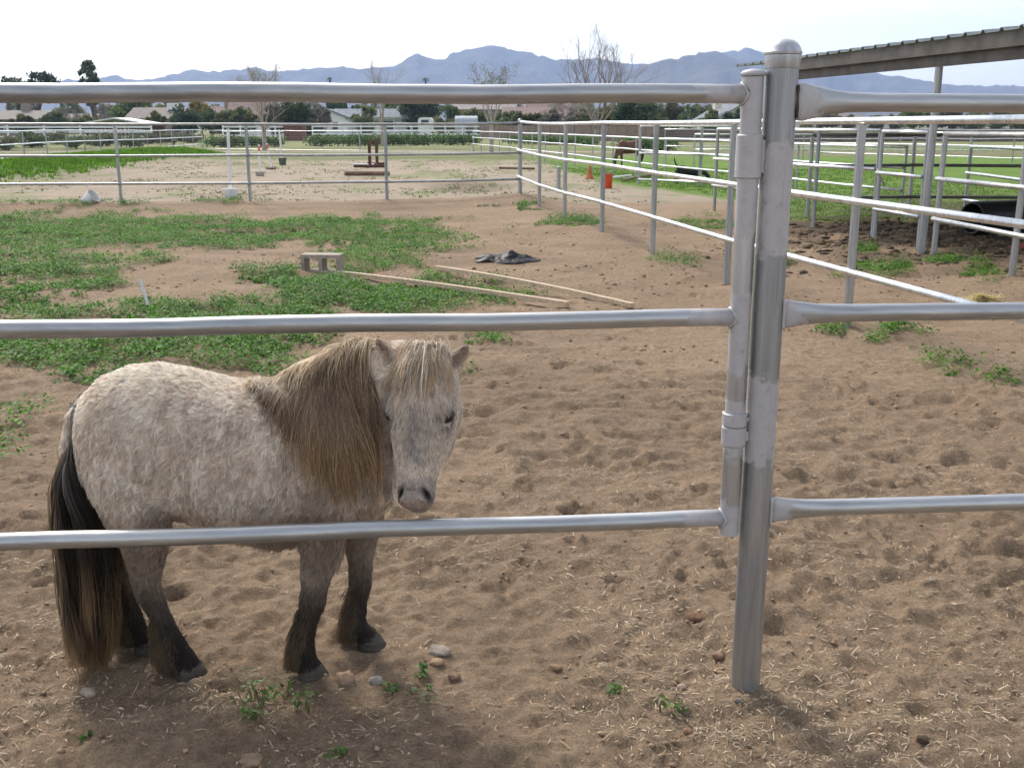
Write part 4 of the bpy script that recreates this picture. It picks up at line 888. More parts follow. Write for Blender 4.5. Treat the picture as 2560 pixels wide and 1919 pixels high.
def clumps(P, R_, H_, nl, size, rng, hexa=False):
    n = len(P); g = gz_at(P[:, 0], P[:, 1]); sc = np.clip(rng.uniform(.45, 1.2, n)*(1+1.2*fbm(P[:, 0]/.5, P[:, 1]/.5, 207, 2)), .3, 1.9)
    a = rng.uniform(0, 6.2832, (n, nl)); r = np.sqrt(rng.random((n, nl))); rad = R_*sc[:, None]*r
    h = H_*sc[:, None]*(1-.75*r*r)*rng.uniform(.35, 1.1, (n, nl))
    c = np.stack([P[:, 0, None]+rad*np.cos(a), P[:, 1, None]+rad*np.sin(a), g[:, None]+h+.004], -1).reshape(-1, 3)
    a = a.ravel(); m_ = len(c); tl = rng.normal(0, .55, m_)
    s = size*rng.uniform(.6, 1.35, m_)[:, None]
    u = np.stack([np.cos(a)*np.cos(tl), np.sin(a)*np.cos(tl), -np.abs(np.sin(tl))*.6+.15*rng.normal(size=m_)], -1); u /= np.linalg.norm(u, axis=1)[:, None]
    v = np.stack([-np.sin(a), np.cos(a), .45*rng.normal(size=m_)], -1); v /= np.linalg.norm(v, axis=1)[:, None]
    if not hexa:
        V = np.stack([c-u*s*.55, c-v*s*.45+u*s*.12, c+u*s*.6, c+v*s*.45+u*s*.12], 1).reshape(-1, 3)
        return V, np.arange(m_*4).reshape(-1, 4)
    w = np.cross(u, v)
    V = np.stack([c-u*s*.6, c-v*s*.42-u*s*.1+w*s*.12, c-v*s*.36+u*s*.4+w*s*.1, c+u*s*.6, c+v*s*.36+u*s*.4+w*s*.1, c+v*s*.42-u*s*.1+w*s*.12], 1).reshape(-1, 3)
    i = np.arange(m_)[:, None]*6
    return V, np.concatenate([i+np.array([[0, 1, 2, 3]]), i+np.array([[0, 3, 4, 5]])])
V, F = clumps(PL, .080, .085, 18, .0185, rng)
link('clover', mesh('clover', V, F, M_CLOV, False), kind='stuff', label='low green clover growing in patches over the paddock soil', cat='ground cover')
# sparse weeds over arena and soil, far tufts
n = 16000; x = rng.uniform(-14, 8, n); y = 20+24*rng.random(n)**1.3; k = (rng.random(n) < np.clip(.10+1.1*fbm(x/1.1, y/2.0, 301, 4), 0, .5)) & (x < 2.2+.05*(34-y))
V, F = clumps(np.stack([x[k], y[k]], 1), .10, .035, 5, .035, rng)
link('weeds', mesh('weeds', V, F, mat('weed_leaf', (.12, .165, .04), .7, island=.4, trans=.3, spec=.15), False), kind='stuff', label='sparse low weeds sprouting in the arena sand', cat='ground cover')
# grass: bank on the left, pasture edge
def blades(P, h, w, nb, rng, lean=.5):
    n = len(P)*nb; b = np.repeat(P, nb, 0)+rng.normal(0, .05, (n, 2)); z = gz_at(b[:, 0], b[:, 1]); a = rng.uniform(0, 6.283, n); L = h*rng.uniform(.5, 1.3, n)
    d = np.stack([np.cos(a), np.sin(a)], -1); s = np.stack([-d[:, 1], d[:, 0]], -1)*w
    base = np.concatenate([b, z[:, None]-.01], 1); tip = np.concatenate([b+d*(L*lean*rng.random(n))[:, None], (z+L)[:, None]], 1); mid = base*.45+tip*.55+np.array([0, 0, .06])*h
    s3 = np.concatenate([s, np.zeros((n, 1))], 1)
    V = np.stack([base-s3, base+s3, mid+s3*.8, tip, mid-s3*.8], 1).reshape(-1, 3); i = np.arange(n)[:, None]*5
    return V, np.concatenate([i+np.array([[0, 1, 2, 4]])], 0), i+np.array([[4, 2, 3]])
def grass(name, label, P, h, w, nb, rng, m_):
    V, Q, T3 = blades(P, h, w, nb, rng); me = mesh(name, V, [tuple(q) for q in Q.tolist()]+[tuple(t) for t in T3.tolist()], m_, False); link(name, me, kind='stuff', label=label, cat='grass')
n = 20000; x = rng.uniform(-22, -9, n); y = rng.uniform(22, 58, n); dB = segdist(x, y, BERM_L); k = (dB+rng.normal(0, .3, n)) < 1.9
grass('grass', 'tall lush green grass on the bank along the left fence', np.stack([x[k], y[k]], 1), .10, .016, 8, rng, M_GRASS)
n = 5200; x = rng.uniform(1.5, 12, n); y = rng.uniform(16, 36, n); e_ = x-np.interp(y, *PEDGE); k = (e_ > .1) & (y > 16.3)
grass('pasture_grass', 'short bright green pasture grass behind the fences', np.stack([x[k], y[k]], 1), .035, .010, 6, rng, mat('pasture_blade', (.15, .25, .045), .7, island=.35, trans=.3, spec=.1))
# hedge row before the far fences
def hedge(label, px0, px1, Y0, Y1, h, n):
    a, b_ = Vector((ax(px0, Y0), Y0, 0)), Vector((ax(px1, Y1), Y1, 0)); t = rng.random(n); c = np.stack([a.x+(b_.x-a.x)*t, a.y+(b_.y-a.y)*t+rng.normal(0, .3, n), h*(.35+.25*rng.random(n))], -1)
    root = thing('hedge', label, 'hedge', (a+b_)/2, 'green hedges before the houses'); V, F = leafcloud(c, np.stack([np.full(n, .8), np.full(n, .5), np.full(n, h*.45)], -1), 26, .10, rng)
    link('foliage', mesh('foliage', V, F, leafmat((.10, .17, .055)), False), root)
    mb = MB()
    for i in range(0, n, 6): mb.tube([(c[i, 0], c[i, 1], 0), (c[i, 0], c[i, 1], h*.5)], .02, 4)
    mb.build('stems', M_BARK, root, kind='stuff')
hedge('dark green hedge left of the dark red shed', 510, 700, 72, 72, .75, 110); hedge('dark green hedge before the white fence', 775, 1190, 74, 78, .85, 260); hedge('dark green hedge under the block wall', 1270, 1480, 82, 76, .7, 110); hedge('low hedge behind the grazing horse', 1560, 1680, 62, 60, .85, 60)
# foreground weeds: each plant its own
WD = [(665, 1757, .075, .05, 36, 'leafy green weed in the foreground, largest of them all'), (760, 1775, .035, .055, 16, 'upright leafy weed right beside the largest foreground weed'), (1075, 1735, .045, .02, 8, 'sparse flat weed right of the blocky stone'), (975, 1725, .025, .02, 5, 'tiny weed under the blocky stone'), (845, 1902, .03, .025, 6, 'small weed at the bottom edge below the leafy ones'), (215, 1842, .025, .02, 5, 'small weed near the bottom left corner'), (635, 1802, .035, .02, 8, 'small weed just left of the largest one'), (1545, 1735, .03, .03, 8, 'tiny weed left of the post foot'), (1700, 1785, .03, .03, 7, 'tiny sprout below left of the post foot'), (1055, 1690, .03, .02, 5, 'thin weed above the sparse flat one')]
M_WEED = mat('weed_green', (.095, .16, .03), .55, var=.2, scale=20, island=.35, trans=.3)
for (px, py, rr_, hh, nl_, lab) in WD:
    p = gp(px, py); root = thing('weed', lab, 'weed', (p.x, p.y, gz1(p.x, p.y)), 'weeds in the foreground')
    nP = max(3, nl_//4); P = np.stack([p.x+rng.normal(0, rr_*.45, nP), p.y+rng.normal(0, rr_*.4, nP)], 1)
    V, F = clumps(P, rr_*.5, hh*1.1, 8, .0125, rng, True); link('leaves', mesh('leaves', V, F, M_WEED, False), root)
    mb = MB()
    for q in P:
        for k in range(3): a = rng.uniform(0, 6.28); z0 = gz1(q[0], q[1]); mb.tube([(q[0], q[1], z0-.005), (q[0]+.4*rr_*math.cos(a)*.5, q[1]+.4*rr_*math.sin(a)*.5, z0+hh*.6)], .0011, 4)
    mb.build('stems', M_WEED, root, kind='stuff')
# clods of trodden soil and manure by the shelter
n = 5200; x = rng.uniform(1.9, 7.5, n); y = rng.uniform(6.5, 16.6, n); pxx, pyy = proj(x, y, 0*x); k = rng.random(n) < np.exp(-(((pxx-2350)/430)**2+((pyy-585)/95)**2)**2)*.9; x, y = x[k], y[k]; n = len(x); r_ = .012+.05*rng.random(n)**3; V = []; 
oc = np.array([[1, 0, 0], [0, 1, 0], [-1, 0, 0], [0, -1, 0], [0, 0, 1], [0, 0, -1.]]); Pq = oc[None]*rng.uniform(.6, 1.4, (n, 6, 1))*r_[:, None, None]*np.array([1.3, 1.1, .6]); V = (Pq+np.stack([x, y, gz_at(x, y)+r_*.15], -1)[:, None]).reshape(-1, 3); i = np.arange(n)[:, None]*6
F = np.concatenate([i+np.array([[a, b_, c]]) for a, b_, c in ((0, 1, 4), (1, 2, 4), (2, 3, 4), (3, 0, 4), (1, 0, 5), (2, 1, 5), (3, 2, 5), (0, 3, 5))])
link('manure_clods', mesh('manure_clods', V, F, mat('dark_clod', (.13, .095, .062), .95, var=.3, scale=20, island=.4, spec=.05), True), kind='stuff', label='dark clods of trodden soil and manure by the shelter', cat='soil')
# straw and soil crumbs
def strips(n, x, y, L, w, rng, tilt=.25):
    z = gz_at(x, y); a = rng.uniform(0, 6.283, n); d = np.stack([np.cos(a), np.sin(a), rng.normal(0, tilt, n)], -1); d /= np.linalg.norm(d, axis=1)[:, None]
    s = np.stack([-np.sin(a), np.cos(a), rng.normal(0, .4, n)], -1); c = np.stack([x, y, z+.002+np.abs(d[:, 2])*L*.45], -1); l_ = (L/2)[:, None]; w_ = (w/2)[:, None]
    bow = np.array([0, 0, 1])*(L*rng.uniform(0, .12, n))[:, None]
    V = np.stack([c-d*l_-s*w_, c-d*l_+s*w_, c+bow+s*w_, c+d*l_+s*w_*.6, c+d*l_-s*w_*.6, c+bow-s*w_], 1).reshape(-1, 3); i = np.arange(n)[:, None]*6
    return V, np.concatenate([i+np.array([[0, 1, 2, 5]]), i+np.array([[5, 2, 3, 4]])])
n = 62000; y = 1.75+5.5*rng.random(n)**2.3; x = rng.uniform(-1, 1, n)*(.35+y*.62)
dn = np.clip(.45+1.5*fbm(x/.38, y/.30, 401, 3)+.25*np.clip((2.6-y), -1, 1)+.12*x, .05, 1); k = rng.random(n) < dn; x, y = x[k], y[k]; n = len(x)
L = rng.uniform(.006, .022, n)*(1+1.0*(rng.random(n) < .07)); V, F = strips(n, x, y, L, rng.uniform(.0012, .0032, n), rng)
link('straw_litter', mesh('straw_litter', V, F, M_STRAW, False), kind='stuff', label='chopped pale straw bits strewn over the foreground soil', cat='straw')
n = 26000; y = 1.75+14*rng.random(n)**1.6; x = rng.uniform(-1, 1, n)*(.35+y*.62)
k = rng.random(n) < np.clip(.35+1.4*fbm(x/.5, y/.4, 421, 3), .05, 1); x, y = x[k], y[k]; n = len(x); r_ = (.0022+.008*rng.random(n)**5)*np.clip(y/4, 1, 2.6)
oct_ = np.array([[1, 0, 0], [0, 1, 0], [-1, 0, 0], [0, -1, 0], [0, 0, 1], [0, 0, -1.]]); jit_ = rng.uniform(.6, 1.3, (n, 6, 1)); an = rng.uniform(0, 6.28, n)
P_ = oct_[None]*jit_*r_[:, None, None]*np.array([1.2, 1, .75]); xr = P_[..., 0]*np.cos(an)[:, None]-P_[..., 1]*np.sin(an)[:, None]; yr = P_[..., 0]*np.sin(an)[:, None]+P_[..., 1]*np.cos(an)[:, None]
V = np.stack([xr+x[:, None], yr+y[:, None], P_[..., 2]+(gz_at(x, y)+r_*.25)[:, None]], -1).reshape(-1, 3); i = np.arange(n)[:, None]*6
F = np.concatenate([i+np.array([[a, b_, c]]) for a, b_, c in ((0, 1, 4), (1, 2, 4), (2, 3, 4), (3, 0, 4), (1, 0, 5), (2, 1, 5), (3, 2, 5), (0, 3, 5))])
link('soil_crumbs', mesh('soil_crumbs', V, F, M_CLOD, False), kind='stuff', label='loose crumbs of soil scattered over the paddock', cat='soil')
# ================================================================== ANIMALS
from mathutils.bvhtree import BVHTree
def v3(*a): return Vector(a)
def limb(mb, pts, n=14):
    """pts: (x, y, z, r) or (x, y, z, r_along_x, r_along_y)"""
    secs = []
    for i, p in enumerate(pts):
        a = Vector(pts[max(i-1, 0)][:3]); b = Vector(pts[min(i+1, len(pts)-1)][:3]); d = (b-a).normalized()
        u = (Vector((1, 0, 0))-d*d.x).normalized(); w = d.cross(u); secs.append((p[:3], u, w, p[3], p[4] if len(p) > 4 else p[3]))
    mb.loft(secs, n)
def remeshed(mb, voxel, smooth_n, name):
    me = mesh(name, mb.v, mb.f, None); bm = bmesh.new(); bm.from_mesh(me); bmesh.ops.recalc_face_normals(bm, faces=bm.faces); bm.to_mesh(me); bm.free()
    ob = bpy.data.objects.new(name, me); COL.objects.link(ob)
    r = ob.modifiers.new('r', 'REMESH'); r.mode = 'VOXEL'; r.voxel_size = voxel; r.use_smooth_shade = True
    s = ob.modifiers.new('s', 'SMOOTH'); s.factor = .5; s.iterations = smooth_n
    dg = bpy.context.evaluated_depsgraph_get(); out = bpy.data.meshes.new_from_object(ob.evaluated_get(dg)); out.name = name
    bpy.data.objects.remove(ob); bpy.data.meshes.remove(me)
    out.polygons.foreach_set('use_smooth', np.ones(len(out.polygons), bool)); return out
def coords(me):
    a = np.empty(len(me.vertices)*3, np.float32); me.vertices.foreach_get('co', a); return a.reshape(-1, 3).astype(float)
def normals(me):
    a = np.empty(len(me.vertices)*3, np.float32); me.vertices.foreach_get('normal', a); return a.reshape(-1, 3).astype(float)
def setcol(me, C_):
    at_ = me.color_attributes.new('coat', 'FLOAT_COLOR', 'POINT'); at_.data.foreach_set('color', np.concatenate([np.clip(C_, .004, 1), np.ones((len(C_), 1))], 1).astype(np.float32).ravel())
def hairobj(name, P, rad, Cc, m_, parent, label=None):
    """P: (n, k, 3) strand points, rad: (k,) taper, Cc: (n, k, 3)"""
    n, k, _ = P.shape; cu = bpy.data.hair_curves.new(name); cu.add_curves([k]*n)
    cu.position_data.foreach_set('vector', P.astype(np.float32).ravel())
    ra = cu.attributes.get('radius') or cu.attributes.new('radius', 'FLOAT', 'POINT'); ra.data.foreach_set('value', np.broadcast_to(rad, (n, k)).astype(np.float32).ravel())
    ca_ = cu.attributes.new('coat', 'FLOAT_COLOR', 'POINT'); ca_.data.foreach_set('color', np.concatenate([np.clip(Cc, .003, 1), np.ones((n, k, 1))], -1).astype(np.float32).ravel())
    cu.materials.append(m_); return link(name, cu, parent, label)
def hairmat(name, trans=.35, rough=.55):
    m, nt, nn, nl, b = newmat(name); a = N(nt, 'ShaderNodeAttribute', attribute_name='coat'); nl.new(a.outputs['Color'], b.inputs['Base Color']); b.inputs['Roughness'].default_value = rough; b.inputs['Specular IOR Level'].default_value = .35
    t = nn.new('ShaderNodeBsdfTranslucent'); nl.new(a.outputs['Color'], t.inputs[0]); mx = nn.new('ShaderNodeMixShader'); mx.inputs[0].default_value = trans
    nl.new(b.outputs[0], mx.inputs[1]); nl.new(t.outputs[0], mx.inputs[2]); nl.new(mx.outputs[0], nn['Material Output'].inputs[0]); return m
M_COAT = hairmat('pony_coat'); M_LONG = hairmat('pony_long_hair', .25, .45); M_SKIN = mat('pony_skin', (.4, .33, .27), .85, attr='coat', var=.12, scale=25, spec=.15)
M_HOOF = mat('dark_hoof', (.085, .072, .056), .8, spec=.1, var=.3, scale=30, stretch=(1, 1, 6)); M_EYE = mat('dark_eye', (.008, .006, .005), .16, var=.1, spec=.6)

YB = 2.625
pony = thing('pony', 'shaggy cream grey pony with long brown mane behind the gate, facing the camera', 'pony', (-.72, YB, 0))
mb = MB()
SEC = [(-1.135, .70, .60, .045), (-1.105, .775, .49, .105), (-1.06, .815, .47, .140), (-.99, .840, .46, .163), (-.92, .846, .45, .172), (-.83, .828, .425, .178), (-.73, .802, .392, .186), (-.63, .792, .370, .188), (-.53, .800, .378, .176), (-.44, .80, .40, .158), (-.37, .775, .43, .130), (-.315, .72, .48, .085)]
mb.loft([((x, YB, (t+b)/2), (0, 0, 1), (0, 1, 0), (t-b)/2, w) for x, t, b, w in SEC], 32, 2.15)
# neck, rising forward, then the head turned to the camera
NK = [((-.62, YB, .60), .14, .11), ((-.53, YB, .645), .170, .122), ((-.455, YB, .695), .170, .112), ((-.375, YB-.003, .757), .142, .100), ((-.305, YB-.013, .805), .114, .088), ((-.255, YB-.035, .838), .092, .080), ((-.235, YB-.06, .858), .070, .068)]
secs = []
for i, (c, rv, rh) in enumerate(NK):
    d = (Vector(NK[min(i+1, 6)][0])-Vector(NK[max(i-1, 0)][0])).normalized(); u = d.cross(Vector((0, 1, 0))); u = (-u if u.z < 0 else u).normalized(); w = d.cross(u)
    secs.append((c, u, w, rv, rh))
mb.loft(secs, 24)
yaw = R(-9)
HA = Matrix.Rotation(yaw, 3, 'Z') @ Vector((0, -.335, -.942)); HA.normalize()            # head axis, poll -> muzzle
HX = Matrix.Rotation(yaw, 3, 'Z') @ Vector((1, 0, 0)); HN = HX.cross(HA); HN = -HN if HN.y > 0 else HN; HN.normalize()   # HN: out of the face
HP = Vector((-.219, 2.555, .893)); HL = .384
def hp(t, s=0, n=0): return HP+HA*(HL*t)+HX*s+HN*n                                        # point in head space
HS = [(-.06, .035, .035, -.045), (0., .058, .062, -.035), (.10, .076, .082, -.030), (.22, .084, .092, -.028), (.36, .086, .097, -.030), (.50, .077, .092, -.030), (.62, .066, .080, -.022), (.74, .053, .064, -.010), (.84, .045, .053, -.002), (.91, .046, .048, .0), (.965, .044, .043, -.002), (1.0, .036, .033, -.006), (1.02, .020, .018, -.010)]
mb.loft([(hp(t, 0, off), HX, HN, w, d) for t, w, d, off in HS], 24, 2.25)
mb.loft([(hp(t, 0, off), HX, HN, w, d) for t, w, d, off in ((.86, .020, .016, -.05), (.93, .030, .022, -.046), (.99, .030, .020, -.040), (1.035, .020, .012, -.034))], 16)      # chin
for s in (-1, 1):
    mb.loft([(hp(t, s*sx, -.055), HX, HN, .022, .035) for t, sx in ((.22, .050), (.40, .056), (.55, .048), (.64, .036))], 12)            # cheeks
    mb.loft([(hp(t, s*sx, .034), HX, HN, .016, .014) for t, sx in ((.26, .048), (.32, .058), (.37, .064), (.42, .062))], 10)              # brow bones
    mb.loft([(hp(t, s*.026, .030), HX, HN, .013, .013) for t in (.85, .89, .93, .96)], 10)                                              # nostril rims
mb.loft([(hp(t, 0, .040), HX, HN, .022, .020) for t in (.35, .55, .75, .88)], 10)                                                       # nasal bone
# ears: cupped leaves
EAR = []
for s, tip, ln in ((-1, (-.040, -.012, .068), .084), (1, (.047, -.012, .066), .084)):
    b0 = Vector((-.297, 2.560, .862)) if s < 0 else Vector((-.157, 2.548, .852)); e = (Vector(tip)).normalized(); face = (Vector((s*.18, -1, .15))-e*Vector((s*.18, -1, .15)).dot(e)).normalized(); sd2 = e.cross(face).normalized()
    V = []; F = []; n = 12; ks = 9
    for k in range(ks):
        t = k/(ks-1); w = .025*min(1, .62+1.3*t)*max(0, 1-t**2.4)**.75+.0016; c = b0+e*(ln*t)
        for i in range(n):                           # outer arc then inner arc
            if i < n//2: a = -1.35+2.7*i/(n//2-1); r_ = w; off = 0
            else: a = 1.35-2.7*(i-n//2)/(n//2-1); r_ = w*.72; off = .006
            V.append(c+sd2*math.sin(a)*r_*1.05-face*(math.cos(a)*r_*.85-.35*w)+face*off)
    for k in range(ks-1):
        for i in range(n): F.append((k*n+i, k*n+(i+1) % n, (k+1)*n+(i+1) % n, (k+1)*n+i))
    F += [tuple(range(n-1, -1, -1)), tuple(range((ks-1)*n, ks*n))]; mb.add(V, F); EAR.append((b0, e, face, sd2))
    mb.loft([(b0-e*.02, sd2, face, .024, .022), (b0+e*.012, sd2, face, .022, .018)], 12)
# legs
LEG = {'nf': [(-.455, 2.535, .60, .085, .06), (-.475, 2.535, .50, .085, .065), (-.495, 2.54, .42, .062, .055), (-.508, 2.55, .345, .046, .044), (-.525, 2.554, .26, .034, .034), (-.534, 2.555, .21, .033, .034), (-.545, 2.555, .165, .0235, .024), (-.556, 2.555, .115, .0225, .023), (-.563, 2.554, .08, .029, .028), (-.557, 2.552, .05, .026, .027), (-.549, 2.55, .026, .031, .031)],
       'ff': [(-.40, 2.705, .60, .08, .06), (-.41, 2.705, .47, .072, .06), (-.42, 2.708, .37, .050, .048), (-.425, 2.71, .27, .034, .034), (-.427, 2.712, .21, .032, .033), (-.432, 2.714, .15, .0225, .024), (-.440, 2.716, .10, .022, .023), (-.445, 2.716, .072, .028, .028), (-.428, 2.716, .045, .026, .026), (-.412, 2.717, .026, .031, .031)],
       'nh': [(-.995, 2.54, .66, .10, .07), (-.975, 2.528, .56, .112, .075), (-.962, 2.532, .46, .086, .066), (-.960, 2.54, .39, .060, .054), (-.967, 2.55, .33, .044, .044), (-.972, 2.555, .28, .036, .036), (-.968, 2.556, .245, .034, .033), (-.948, 2.556, .19, .025, .025), (-.928, 2.555, .135, .0235, .024), (-.908, 2.553, .085, .027, .027), (-.896, 2.552, .062, .028, .028), (-.882, 2.549, .042, .027, .027), (-.874, 2.547, .026, .031, .031)],
       'fh': [(-1.03, 2.70, .64, .10, .07), (-1.03, 2.71, .53, .105, .07), (-1.04, 2.705, .42, .075, .06), (-1.07, 2.695, .33, .043, .043), (-1.092, 2.69, .265, .035, .034), (-1.088, 2.69, .20, .025, .025), (-1.078, 2.689, .14, .0235, .024), (-1.068, 2.688, .085, .028, .028), (-1.055, 2.687, .05, .026, .026), (-1.042, 2.687, .026, .031, .031)]}
for k, pts in LEG.items(): limb(mb, pts, 16)
limb(mb, [(-1.09, YB, .745, .035), (-1.135, YB, .70, .032), (-1.165, YB, .63, .024), (-1.175, YB, .56, .016)], 12)      # dock of the tail
body = remeshed(mb, .0052, 13, 'body')
X = coords(body); NR = normals(body)
def near(p, r): return np.exp(-(((X-np.array(p))**2).sum(1))/r**2)
NO = [hp(.915, s*.032, .036) for s in (-1, 1)]
NOQ = []
for s, p in zip((-1, 1), NO):                          # nostrils: slanted hollows
    d = X-np.array(p); u = d @ np.array(HX)*s; a = d @ np.array(HA); n_ = d @ np.array(HN)
    q = ((u-.35*a)/.0088)**2+(a/.0165)**2; w = np.exp(-q*q)*np.exp(-(n_/.024)**2); X -= (np.array(HN)*.85-np.array(HX)*s*.1)*(w*.020)[:, None]; rim = np.exp(-((np.sqrt(q)-1.45)/.35)**2)*np.exp(-(n_/.024)**2); X += NR*(rim*.0022)[:, None]; NOQ.append(q+(n_/.03)**2)
EP = [hp(.41, s*.0765, .020) for s in (-1, 1)]
for p in EP: X -= NR*(near(p, .016)*.006)[:, None]
d = X-np.array(hp(.995, 0, .0)); a = d @ np.array(HA); n_ = d @ np.array(HN); u = d @ np.array(HX)
mouth = np.exp(-((n_+.022+.25*u*u/.03)/.0042)**2)*((a > -.05) & (np.abs(u) < .05)); X -= NR*(mouth*.006)[:, None]
body.vertices.foreach_set('co', X.astype(np.float32).ravel()); body.update(); NR = normals(body)
# coat colours of the animal, with some sun and shade painted in
def coatcol(X):
    n = len(X); C_ = np.empty((n, 3)); C_[:] = (.85, .735, .62)
    nz = fbm(X[:, 0]/.09, X[:, 2]/.07+X[:, 1]*3, 501, 3); nz2 = fbm(X[:, 0]/.02, X[:, 2]/.045, 505, 3)
    C_ *= (1+.15*nz)[:, None]; k_ = np.clip(.5+1.7*nz2, 0, 1)[:, None]; C_ = C_*(.88+.17*k_)*np.array([1, 1, 1])-np.array([0, .012, .03])*(1-k_)
    z = X[:, 2]; x = X[:, 0]
    def bl(w, c): C_[:] = C_*(1-w[:, None])+np.array(c)*w[:, None]
    st = lambda a, b, t: np.clip((t-a)/(b-a), 0, 1)**2*(3-2*np.clip((t-a)/(b-a), 0, 1))
    bl(st(.78, .86, z)*(x < -.62)*.6, (.96, .88, .75))  # top of the back painted paler, sunlight put into the coat
    bl((1-st(.43, .52, z+.05*nz))*(x < -.34)*.7, (.24, .17, .115))                       # brown belly tinge, deepened with underside shade painted into the coat
    bl(np.exp(-(((x+.50)/.10)**2+((z-.50)/.12)**2))*.55, (.32, .235, .16))                  # brown shoulder
    leg = 1-st(.17, .36, z+.05*nz); bl(leg*.92, (.095, .068, .050)); bl((1-st(.09, .24, z))*.9, (.030, .022, .018))
    hd = X-np.array(HP); ta = hd @ np.array(HA)/HL; hs = hd @ np.array(HX); hn = hd @ np.array(HN)
    inh = (ta > -.1)*(np.abs(hs) < .11)*(hn > -.13)*(x > -.36)
    bl(inh*.85, (.78, .67, .55)); bl(inh*np.exp(-(hs/.040)**2)*st(.30, .45, ta)*(1-st(.62, .80, ta))*.55*(1+nz2), (.37, .335, .30))   # grey blaze
    bl(inh*st(.74, .90, ta)*.8, (.31, .265, .235)); bl(inh*st(.93, .985, ta)*(hn > -.012)*.6, (.44, .31, .235))     # muzzle, pink lip
    for p in EP: bl(np.exp(-((X-np.array(p))**2).sum(1)/.030**2), (.15, .12, .10))
    for s, p in zip((-1, 1), NO):
        d = X-np.array(p); u_ = d @ np.array(HX)*s; a_ = d @ np.array(HA); q_ = ((u_-.35*a_)/.0095)**2+(a_/.018)**2; bl(np.exp(-q_*q_)*(np.abs(d @ np.array(HN)) < .035), (.014, .011, .010))
    for b0, e, f_, s_ in EAR:
        d = X-np.array(b0); t = d @ np.array(e); w = (t > .012)*np.exp(-((d @ np.array(s_))/.016)**2)*(np.linalg.norm(d, axis=1) < .1); bl(w*.75, (.25, .18, .13))
    return C_
setcol(body, coatcol(X)); body.materials.append(M_SKIN); link('body', body, pony)
for k, pts in LEG.items():                              # hooves
    x, y, z = pts[-1][:3]; f = .010 if k[0] == 'n' else .010
    mbh = MB(); mbh.loft([((x+.012, y-.004, -.006), (1, 0, 0), (0, 1, 0), .040, .036), ((x+.011, y-.004, .004), (1, 0, 0), (0, 1, 0), .040, .036), ((x+.004, y, .026), (1, 0, 0), (0, 1, 0), .033, .031), ((x, y, .036), (1, 0, 0), (0, 1, 0), .029, .028)], 20, 2.3); mbh.build('hoof', M_HOOF, pony, 'auto')
for s, p in zip((-1, 1), EP):                           # eyes with lids
    e_ = MB(); e_.lathe([(.0005, -.0175), (.0107, -.0141), (.0164, -.0062), (.0175, 0), (.0164, .0062), (.0107, .0141), (.0005, .0175)], p+HX*s*(-.0065)+HN*(.0005), 18, HN); eo = e_.build('eye', M_EYE, pony, True)
    lid = []
    for k in range(9):
        a = math.pi*(.05+.9*k/8); lid.append(p+HX*s*(.002)+HN*(.003)+(HA*(-math.sin(a)*.0155)+(HX*s*.5-HN*.75).normalized()*(math.cos(a)*.0155)))
    MB().tube(lid, .0028, 7).build('eyelid', mat('dark_lid', (.10, .085, .075), .8), eo, True)
bvh = BVHTree.FromPolygons([Vector(v) for v in X], [tuple(p.vertices) for p in body.polygons])
def pushout(P, gap):
    sh = P.shape; Q = P.reshape(-1, 3)
    for i in range(len(Q)):
        q = Vector(Q[i]); l_, nr, ix, ds = bvh.find_nearest(q, .12)
        if l_ is None: continue
        sgn = (q-l_).dot(nr)
        if sgn < gap: Q[i] = l_+nr*gap
    return Q.reshape(sh)
# short coat
body.calc_loop_triangles(); T = np.empty(len(body.loop_triangles)*3, np.int32); body.loop_triangles.foreach_get('vertices', T); T = T.reshape(-1, 3)
rng = np.random.default_rng(91)
A = np.linalg.norm(np.cross(X[T[:, 1]]-X[T[:, 0]], X[T[:, 2]]-X[T[:, 0]]), axis=1)/2
tz = X[T].mean(1); A = A*np.where(tz[:, 1] > 2.70, .35, 1.)*np.where(tz[:, 0] > -.36, 1.5, 1.)
NS = 250000; ti = rng.choice(len(T), NS, p=A/A.sum()); r1 = np.sqrt(rng.random(NS)); r2 = rng.random(NS)
wts = np.stack([1-r1, r1*(1-r2), r1*r2], 1)[..., None]
ro_ = (X[T[ti]]*wts).sum(1); nr_ = (NR[T[ti]]*wts).sum(1); nr_ /= np.linalg.norm(nr_, axis=1)[:, None]
keep = np.ones(NS, bool)
for p in EP: keep &= ((ro_-np.array(p))**2).sum(1) > .0235**2
for p in NO: keep &= ((ro_-np.array(p))**2).sum(1) > .0155**2
keep &= ro_[:, 2] > .022
ro_, nr_ = ro_[keep], nr_[keep]; n = len(ro_)
hd = ro_-np.array(HP); ta = hd @ np.array(HA)/HL; hs = hd @ np.array(HX); hn = hd @ np.array(HN); ish = (ta > -.12) & (np.abs(hs) < .13) & (hn > -.14) & (ro_[:, 0] > -.345)
D = np.empty((n, 3)); D[:] = (-.50, 0, -.80)
z, x = ro_[:, 2], ro_[:, 0]
up = np.clip((z-.72)/.1, 0, 1)[:, None]; D = D*(1-up)+np.array([-1, 0, -.25])*up
fl = np.exp(-(((x+.865)/.05)**2))*(z < .74); D += np.stack([(x+.865)*14, 0*x, 0*x], 1)*fl[:, None]                # flank whorl parts the coat
lg = np.clip((.36-z)/.08, 0, 1)[:, None]; D = D*(1-lg)+np.array([-.30, 0, -1.])*lg
wv = fbm(x/.05, z/.06+ro_[:, 1]*8, 601, 2); D += np.stack([wv*.9, 0*x, wv*.4], 1)*(~ish)[:, None]
fd = np.array(HA)[None]*1.0+np.array(HX)[None]*(hs*5)[:, None]; D = np.where(ish[:, None], fd, D)
ear = np.zeros(n, bool)
